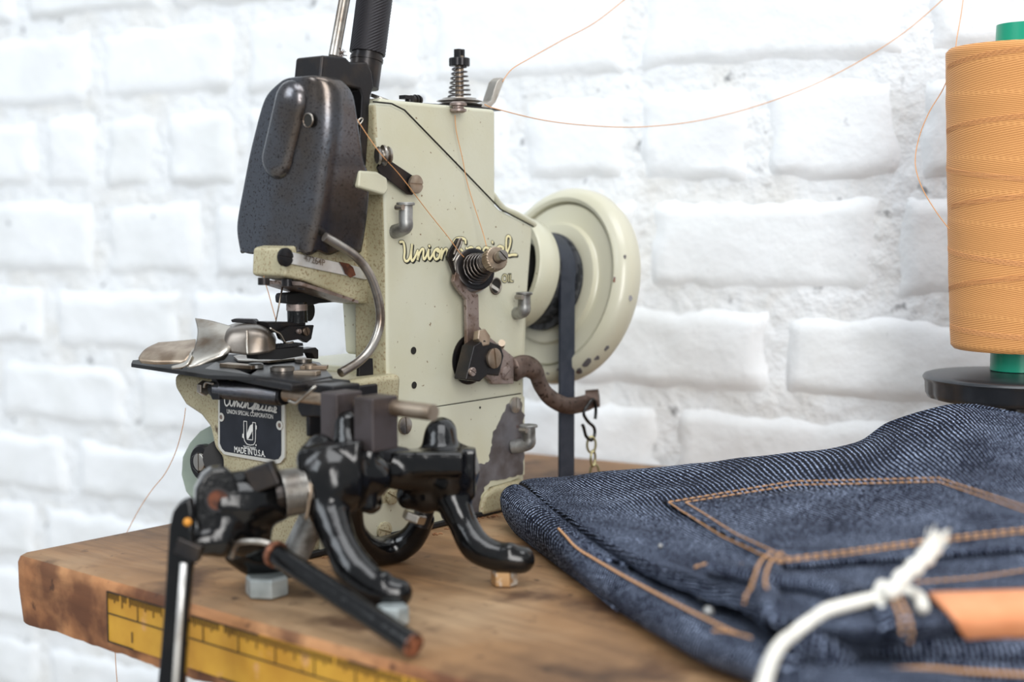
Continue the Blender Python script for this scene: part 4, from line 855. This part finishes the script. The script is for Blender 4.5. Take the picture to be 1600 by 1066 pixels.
G().lathe([(0, .03), (.004, .03), (.006, .026), (.007, .008)], base, Zp, 40).out('foot', M['plastic'], std, smooth=True, angle=40)
spl = empty('thread_spool', base+Zp*(zt_+.003), 'large spool of orange thread on a green core, on the black stand', 'spool')
zb2, ztp = zat(545), zat(80)
m_ = 90; n_ = 96; vs = []; fs = []; uv = []
def rs_(t): return .0313+.0062*t**.8-.0016*(max(0, (t-.985)/.015))**2-.0014*(max(0, (.012-t)/.012))**2+.0003*noise.noise((t*14, 0, 2))
for j in range(m_+1):
    t = j/m_
    for k in range(n_+1):
        an = 2*math.pi*k/n_; r_ = rs_(t); vs.append(base+V((math.cos(an)*r_, math.sin(an)*r_, zb2+(ztp-zb2)*t))); uv.append((an*.035, t*.145))
for j in range(m_):
    for k in range(n_): a = j*(n_+1)+k; fs.append((a, a+1, a+n_+2, a+n_+1))
mk('thread_winding', vs, fs, M['wound'], spl, smooth=True, uv=uv)
G().lathe([(0, .0120), (0, rs_(1)-.0002), (.0004, rs_(1)-.0015), (.0004, .0120)], V((base.x, base.y, ztp-.0003)), Zp, 64, caps=False).out('winding_top', M['thread'], spl, smooth=True, angle=30)
G().lathe([(0, .0120), (0, rs_(0)-.0002)], V((base.x, base.y, zb2+.0002)), Zp, 64, caps=False).out('winding_base', M['thread'], spl)
zc0 = zt_+.003; zc1 = zat(45)
g = G(); g.lathe([(0, .0125), (zb2-zc0+.004, .0125), (ztp-zc0-.004, .0145), (zc1-zc0, .0142), (zc1-zc0, .0122), (.01, .0105)], base+Zp*zc0, Zp, 48, caps=False); g.out('core', M['green'], spl, smooth=True, angle=40)
# raised strands crossing on the winding
g = G()
for t0, dt, a0 in ((.93, .05, 2.2), (.60, -.06, 2.0), (.47, .05, 2.3), (.33, -.06, 2.0), (.19, .07, 2.0), (.72, .05, 2.1), (.07, -.03, 2.1)):
    for q_ in range(4):
        pts = []
        for k in range(41):
            an = a0+k*.1; t = t0+dt*math.sin(k*.055)+q_*.0045; rr = rs_(t)+.0001; pts.append(base+V((math.cos(an)*rr, math.sin(an)*rr, zb2+(ztp-zb2)*t)))
        g.tube(pts, .00016, 4)
tag(g.out('strand', M['thread'], spl), None, None, kind='stuff')
# loose threads
th1 = thread('loose_thread', [D(1483, 358, .682), D(1462, 330, .685), D(1440, 292, .69), D(1430, 255, .695), D(1436, 215, .70), D(1452, 175, .70), D(1474, 138, .700), D(1490, 95, .705), D(1495, 60, .71), D(1502, 20, .72), D(1510, -40, .73)], None, .00025, origin=D(1483, 358, .682)); tag(th1, 'fine orange thread looping beside the left of the spool and rising out of frame', 'thread')
th2 = thread('loose_thread', [D(757, 163, .700), D(775, 170, .700), D(850, 188, .72), D(930, 197, .735), D(1010, 198, .745), D(1100, 187, .75), D(1200, 160, .75), D(1300, 119, .745), D(1400, 60, .74), D(1470, 2, .735), D(1510, -40, .73)], None, .00025, origin=D(757, 163, .7)); tag(th2, 'long sagging orange thread running from the top tension disc to the upper right', 'thread')
th3 = thread('loose_thread', [D(785, 128, .705), D(800, 108, .71), D(830, 90, .72), D(880, 62, .73), D(930, 35, .74), D(985, -8, .75)], None, .00025, origin=D(785, 128, .705)); tag(th3, 'short orange thread rising from the bright guide tab to the top of the frame', 'thread')
th4 = thread('loose_thread', [X(290, 638, .02), D(286, 665, .70), D(275, 705, .71), D(258, 740, .72), D(238, 765, .73), D(218, 795, .74), D(202, 825, .75), D(190, 850, .75)], None, .0002, origin=D(290, 638, .70)); tag(th4, 'thin orange thread hanging behind the nameplate end over the bench end', 'thread')
th5 = thread('loose_thread', [D(179, 985, .70), D(181, 1040, .70), D(186, 1100, .70)], None, .0002, origin=D(179, 985, .7)); tag(th5, 'thin orange thread dangling below the underside of the bench', 'thread')
# ================================================================== JEANS
jeans = empty('folded_jeans', T(1200, 900), 'folded dark indigo denim jeans with tan stitching on the bench', 'jeans')
def cloth(name, rows, parent, n=8, wr=.0006, fn=T, m='denim', seed=1):
    g = [cr([fn(*p) if not isinstance(p, V) else p for p in r], n) for r in rows]; cols = list(zip(*g)); gg = [cr(c_, n) for c_ in cols]
    W_ = len(gg); m_ = len(gg[0]); vs = []; uv = []
    us = [0]*m_
    U = [[0]*m_ for _ in range(W_)]; Vv = [[0]*m_ for _ in range(W_)]
    for i in range(W_):
        for j in range(m_):
            U[i][j] = 0 if i == 0 else U[i-1][j]+(gg[i][j]-gg[i-1][j]).length
            Vv[i][j] = 0 if j == 0 else Vv[i][j-1]+(gg[i][j]-gg[i][j-1]).length
    mu = [sum(U[i])/m_ for i in range(W_)]; mv = [sum(Vv[i][j] for i in range(W_))/W_ for j in range(m_)]
    for i in range(W_):
        for j in range(m_):
            p = gg[i][j]; h = wr*(noise.noise((p.x*22, p.y*22, seed))+.5*noise.noise((p.x*60, p.y*60, seed)))
            vs.append(p+Zp*h); uv.append((mu[i], mv[j]))
    fs = [(i*m_+j, i*m_+j+1, (i+1)*m_+j+1, (i+1)*m_+j) for i in range(W_-1) for j in range(m_-1)]
    o = mk(name, vs, fs, M[m], parent, smooth=True, uv=uv)
    return o, [V(v) for v in vs], fs
A_ = [[(822, 750, .020), (900, 743, .024), (1030, 732, .030), (1180, 716, .037), (1330, 697, .045), (1400, 662, .055), (1500, 637, .064), (1600, 652, .066), (1720, 690, .06)],
 [(840, 764, .0215), (925, 768, .0245), (1050, 763, .029), (1180, 752, .035), (1320, 742, .041), (1420, 714, .049), (1520, 690, .056), (1620, 700, .058), (1760, 720, .055)],
 [(872, 790, .0215), (950, 802, .0245), (1055, 806, .028), (1180, 797, .032), (1320, 787, .036), (1440, 770, .042), (1540, 752, .048), (1650, 760, .05), (1790, 770, .05)],
 [(920, 823, .0215), (995, 838, .0245), (1090, 848, .027), (1200, 840, .030), (1330, 829, .034), (1450, 818, .038), (1560, 808, .042), (1680, 812, .045), (1820, 815, .045)],
 [(980, 858, .022), (1055, 874, .0245), (1140, 884, .027), (1230, 880, .029), (1340, 869, .032), (1460, 858, .035), (1580, 848, .038), (1700, 848, .04), (1850, 850, .04)],
 [(1065, 893, .0235), (1105, 903, .0255), (1180, 908, .0275), (1260, 907, .029), (1360, 900, .031), (1480, 890, .033), (1600, 878, .035), (1720, 874, .037), (1870, 880, .037)],
 [(1150, 925, .025), (1195, 938, .027), (1260, 944, .029), (1335, 940, .031), (1420, 930, .031), (1520, 918, .031), (1620, 908, .032), (1740, 900, .033), (1880, 905, .033)],
 [(1195, 958, .024), (1250, 974, .027), (1320, 981, .0285), (1400, 978, .029), (1480, 968, .029), (1580, 957, .029), (1680, 948, .03), (1780, 945, .03), (1900, 945, .03)],
 [(1215, 985, .015), (1270, 1006, .017), (1330, 1012, .018), (1400, 1012, .018), (1480, 1008, .018), (1580, 1004, .018), (1690, 1000, .018), (1800, 998, .018), (1920, 998, .018)]]
Aw = [[T(*p) for p in r] for r in A_]
bk = [p+V((.006, .008, -.006)) for p in Aw[0]]; bk2 = [V((p.x+.009, p.y+.012, .0015)) for p in Aw[0]]
le = []
for k, r in enumerate(Aw):
    d = (r[0]-r[1]).normalized(); e_ = r[0]+d*.0012; e_.z = r[0].z-.0035; f_ = r[0]-d*.006; f_.z = r[0].z-.0062
    r.insert(0, e_); r.insert(0, f_)
def ext(r): return [r[0].copy(), r[0].copy()]+list(r)
Arows = [ext(bk2), ext(bk)]+Aw
top, tv, tf = cloth('top_panel', Arows, jeans, 8, .0014, seed=3); top['label'] = 'upper layer of dark denim with the back pocket'
B_ = [[(860, 765, .0085), (950, 810, .0085), (1035, 855, .009), (1125, 892, .010), (1220, 945, .011), (1340, 1000, .012), (1500, 1060, .015), (1700, 1095, .015)],
 [(838, 775, .0150), (882, 806, .0135), (935, 848, .0115), (1010, 892, .011), (1100, 938, .012), (1200, 985, .0135), (1330, 1045, .0165), (1500, 1090, .016), (1700, 1120, .016)][:8],
 [(846, 790, .0165), (876, 828, .0160), (920, 868, .0145), (1000, 915, .0145), (1100, 970, .0155), (1195, 1012, .0165), (1310, 1075, .0165), (1500, 1120, .016)],
 [(836, 815, .0120), (862, 850, .0105), (908, 894, .0095), (985, 943, .0095), (1080, 1000, .0105), (1170, 1044, .011), (1290, 1105, .011), (1480, 1150, .011)],
 [(835, 842, .0035), (866, 872, .0025), (918, 917, .0025), (990, 970, .0025), (1072, 1022, .003), (1170, 1068, .003), (1290, 1125, .003), (1480, 1175, .003)],
 [(845, 846, .0006), (882, 868, .0006), (940, 915, .0006), (1010, 962, .0006), (1090, 1014, .0006), (1190, 1060, .0006), (1310, 1118, .0006), (1500, 1170, .0006)]]
low, lv, lf = cloth('lower_panel', B_, jeans, 8, .0012, seed=9); low['label'] = 'lower fold of the jeans with one orange seam'
# rolled leg end at the far left
def roll(name, pts, r, m='denim', flat=.6):
    P_ = cr([T(*p) for p in pts], 6); g = G(); g.tube(P_, r, 14, flat=flat, fdir=(0, 0, 1)); n14 = 14
    acc = 0; uv = []
    for i, p in enumerate(P_):
        if i: acc += (P_[i]-P_[i-1]).length
        for k in range(n14): uv.append((acc, k*.0025))
    return mk(name, g.v, g.f, M[m], jeans, smooth=True, uv=uv)
ringp = [(784, 776, .016), (792, 764, .0185), (806, 759, .0200), (822, 766, .0190), (836, 786, .0160), (845, 812, .0115), (848, 836, .006), (834, 845, .0022), (812, 837, .0014), (796, 818, .005), (786, 797, .0105)]
r0 = cr([T(*p) for p in ringp], 6, True); dv = T(960, 900)-T(815, 800); rr_ = [r0]
for k, f in enumerate((.012, .3, .7, 1.)):
    rr_.append([V((p.x+dv.x*f, p.y+dv.y*f, max(.0014, p.z*(1-.28*f)))) for p in r0])
vs = []; uv = []; fs = []; n0 = len(r0)
for i_, rw in enumerate(rr_):
    for k in range(n0+1): vs.append(rw[k % n0]); uv.append((i_*.03, k*.0012))
for i_ in range(len(rr_)-1):
    for k in range(n0): a = i_*(n0+1)+k; fs.append((a, a+1, a+n0+2, a+n0+1))
cu_ = mk('leg_end', vs, fs, M['denim'], jeans, smooth=True, uv=uv, label='open rolled leg end of the jeans')
so2 = cu_.modifiers.new('s', 'SOLIDIFY'); so2.thickness = .0016; so2.offset = 0
bvh = BVHTree.FromPolygons(tv, [tuple(f) for f in tf]); bvl = BVHTree.FromPolygons(lv, [tuple(f) for f in lf])
def drop(px, py, lift=.0004, b=None, fb=.03):
    r = ray(px, py).normalized(); h = (b or bvh).ray_cast(C, r)
    if h[0] is None: return T(px, py, fb)
    n = h[1]; n = n if n.dot(r) < 0 else -n
    return h[0]+n*lift
def dense(p, n=6): return [(q.x, q.y) for q in cr([V((x, y, 0)) for x, y in p], n)]
def straight(p, n=8):
    o = []
    for a, b in zip(p, p[1:]): o += [(a[0]+(b[0]-a[0])*k/n, a[1]+(b[1]-a[1])*k/n) for k in range(n)]
    return o+[p[-1]]
# back pocket patch: grid between four edges of its outline
def patch(name, c00, c10, c11, c01, m, th, nu=44, nv=16, mid=None, parent=top, uvs=1., b=None, fb=.03):
    vs = []; uv = []; fs = []
    for i in range(nu+1):
        for j in range(nv+1):
            u, v = i/nu, j/nv
            t0 = V(c00).lerp(V(c10), u); t1 = V(c01).lerp(V(c11), u)
            if mid: t0 += V((0, mid*(1-abs(2*u-1)), 0))
            p = t0.lerp(t1, v); vs.append(drop(p.x, p.y, th, b, fb)); uv.append((u*.16, v*.10))
    for i in range(nu):
        for j in range(nv): a = i*(nv+1)+j; fs.append((a, a+1, a+nv+2, a+nv+1))
    o = mk(name, vs, fs, m, parent, smooth=True, uv=uv); s_ = o.modifiers.new('s', 'SOLIDIFY'); s_.thickness = th*.9; s_.offset = 0
    return o
pk = patch('back_pocket', (1038, 791, 0), (1800, 800, 0), (1860, 848, 0), (1228, 893, 0), M['denim'], .0016, mid=-36)
def stitch(name, pts, parent, lift=.0011, r=.00032, dash=.0026, gap=.0006, b=None, m='stitch', fb=.03):
    P_ = [drop(x, y, lift, b, fb) for x, y in pts]; g = G(); acc = [0]
    for a, c in zip(P_, P_[1:]): acc.append(acc[-1]+(c-a).length)
    tot = acc[-1]; s = 0
    def at(d):
        for k in range(len(acc)-1):
            if acc[k+1] >= d: f = (d-acc[k])/max(1e-9, acc[k+1]-acc[k]); return P_[k].lerp(P_[k+1], f)
        return P_[-1]
    while s < tot:
        e = min(tot, s+dash); g.tube([at(s), at((s+e)/2)+Zp*.0001, at(e)], [r*.7, r*1.15, r*.7], 5); s += dash+gap
    o = g.out(name, M[m], parent, smooth=True); o['kind'] = 'stuff'; return o
stitch('stitching', straight([(1045, 795), (1240, 762), (1470, 757), (1640, 815), (1750, 855)], 14), pk, .0028)
stitch('stitching', straight([(1072, 795), (1245, 768), (1468, 763), (1625, 818), (1740, 860)], 14), pk, .0028)
stitch('stitching', straight([(1045, 795), (1130, 850), (1218, 891)], 14), pk, .0028)
stitch('stitching', straight([(1072, 795), (1150, 845), (1238, 886)], 14), pk, .0028)
stitch('stitching', straight([(1215, 893), (1330, 880), (1440, 864), (1600, 845), (1800, 838)], 12), top, .0032, .00042)
stitch('stitching', straight([(1215, 889), (1330, 874), (1440, 858), (1600, 839), (1800, 832)], 12), top, .0032, .00042)
stitch('stitching', straight([(1430, 915), (1520, 908), (1600, 896), (1700, 890)], 10), top, .0010, .0004)
stitch('stitching', dense([(1086, 892), (1110, 886), (1160, 887)], 6), top, .0012, .00055)
stitch('stitching', dense([(874, 829), (886, 842), (905, 862), (950, 890), (1000, 918), (1060, 950), (1110, 975), (1150, 995)], 8), low, .0010, .0006, b=bvl, fb=.016)
stitch('stitching', dense([(1115, 990), (1140, 992), (1175, 1002)], 5), low, .001, .0005, b=bvl, fb=.016)
patchl = patch('leather_patch', (1448, 934, 0), (1760, 928, 0), (1760, 992, 0), (1520, 1002, 0), M['leather'], .0016, label=None) if False else patch('leather_patch', (1450, 937, 0), (1760, 928, 0), (1760, 990, 0), (1518, 1002, 0), M['leather'], .0018)
patchl['label'] = 'tan leather waistband patch'
def loop3(name, pts, r, flat=.45, z=None, m='denim', b=None):
    P_ = [drop(x, y, r*.35, b, .03) for x, y in dense(pts, 6)]; g = G(); g.tube(P_, r, 14, flat=flat, fdir=(0, 0, 1)); acc = 0; uv = []
    for i, p in enumerate(P_):
        if i: acc += (P_[i]-P_[i-1]).length
        for k in range(14): uv.append((acc, k*.0022))
    return mk(name, g.v, g.f, M[m], top, smooth=True, uv=uv)
loop3('waist_seam_roll', [(1120, 897), (1170, 907), (1230, 918), (1290, 925), (1340, 945)], .0062, .5)
loop3('belt_loop', [(1205, 892), (1196, 915), (1205, 945), (1225, 968)], .0042, .5)
for dx in (0, 16): stitch('stitching', dense([(1208+dx, 890), (1190+dx, 905), (1184+dx, 925), (1190+dx, 948)], 5), top, .0062, .0005)
loop3('belt_loop', [(1385, 925), (1392, 950), (1398, 985)], .0058, .4)
for dx in (-7, 6): stitch('stitching', dense([(1398+dx, 955), (1402+dx, 970), (1406+dx, 985)], 5), top, .0048, .0006, m='stitch')
# folded waistband edges in the foreground
def band(name, pts, r, flat=1.5, lab=None):
    P_ = cr([T(*p) for p in pts], 8); g = G(); g.tube(P_, r, 16, flat=flat, fdir=(0, 0, 1)); acc = 0; uv = []
    for i, p in enumerate(P_):
        if i: acc += (P_[i]-P_[i-1]).length
        for k in range(16): uv.append((acc, k*.0016))
    o = mk(name, g.v, g.f, M['denim'], jeans, smooth=True, uv=uv)
    if lab: o['label'] = lab
    return o
band('waistband_fold', [(1760, 1020, .016), (1600, 1020, .017), (1480, 1018, .018), (1400, 1008, .019), (1340, 1003, .019), (1312, 1018, .017)], .0030)
band('waistband_fold', [(1320, 1045, .014), (1290, 1022, .019), (1258, 1008, .021), (1237, 1030, .018), (1240, 1062, .012), (1300, 1085, .008), (1500, 1095, .008), (1700, 1085, .008)], .0036)
band('waistband_fold', [(1330, 1066, .012), (1440, 1052, .012), (1600, 1060, .012), (1760, 1066, .012)], .0030)
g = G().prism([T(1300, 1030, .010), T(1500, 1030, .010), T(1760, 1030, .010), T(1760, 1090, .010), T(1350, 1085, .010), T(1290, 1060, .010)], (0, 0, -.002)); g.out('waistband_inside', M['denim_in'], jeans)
g = G()
for a in ([(1330, 1052, .016), (1440, 1044, .0155), (1520, 1050, .0155), (1700, 1060, .0155)],): g.tube(cr([T(*p) for p in a], 8), .0006, 6)
tag(g.out('stitching', M['stitch'], jeans), None, None, kind='stuff')
for x, y, s in ((1098, 938, .0022), (1106, 962, .0020), (1033, 858, .0009)):
    G().ball(drop(x, y, .0012, bvl if x != 1033 else bvh, .018), s).out('rivet', M['zinc'], low if x != 1033 else top, smooth=True)
# ================================================================== COTTON CORD
cp = dense([(1190, 1085), (1200, 1045), (1218, 1008), (1255, 980), (1305, 965), (1350, 954), (1385, 945), (1415, 938), (1437, 948), (1440, 966)], 8)
zc = []
for i, (x, y) in enumerate(cp):
    p = drop(x, y, .0030) if 1240 < x and y < 985 else T(x, y, .0265 if y < 1010 else .0245)
    zc.append(p)
cpts = [C+(p-C)*1.0 for p in zc]
sm_ = [sum((cpts[max(0, min(len(cpts)-1, i+d))] for d in range(-4, 5)), V((0, 0, 0)))/9 for i in range(len(cpts))]
cord = empty('cotton_cord', drop(1380, 945, .003), 'thick white cotton cord knotted over the waistband of the jeans', 'cord')
G().tube(sm_, .0021, 12).out('cord_loop', M['cord'], cord, smooth=True)
tl_ = [drop(1380, 944, .004)]; 
tail = [drop(1378, 948, .0035), D(1392, 925, .435), D(1410, 903, .440), D(1432, 884, .445), D(1450, 866, .448), D(1458, 852, .45)]
tp_ = cr(tail, 8); G().tube(tp_, [.0022+.0005*math.sin(k*.9)+.00002*k for k in range(len(tp_))], 10).out('cord_tail', M['cord'], cord, smooth=True)
g = G(); rf = random.Random(2); e_ = tail[-1]; dr = (tail[-1]-tail[-2]).normalized()
for k in range(70):
    s_ = e_-dr*.003+V([rf.uniform(-.0017, .0017) for _ in range(3)]); q1 = s_+dr*rf.uniform(.003, .008)+V([rf.uniform(-.0025, .0025) for _ in range(3)]); g.tube([s_, (s_+q1)/2+V([rf.uniform(-.0006, .0006) for _ in range(3)]), q1], .00022, 4)
fr_ = g.out('frayed_end', M['cord'], cord); fr_['kind'] = 'stuff'
casting('knot', [[(drop(1372, 952, .003), .0026), (drop(1380, 940, .005), .0028), (drop(1388, 950, .003), .0026)], [(drop(1378, 958, .002), .0022), (drop(1380, 968, .002), .0018)]], M['cord'], cord, voxel=.0007)
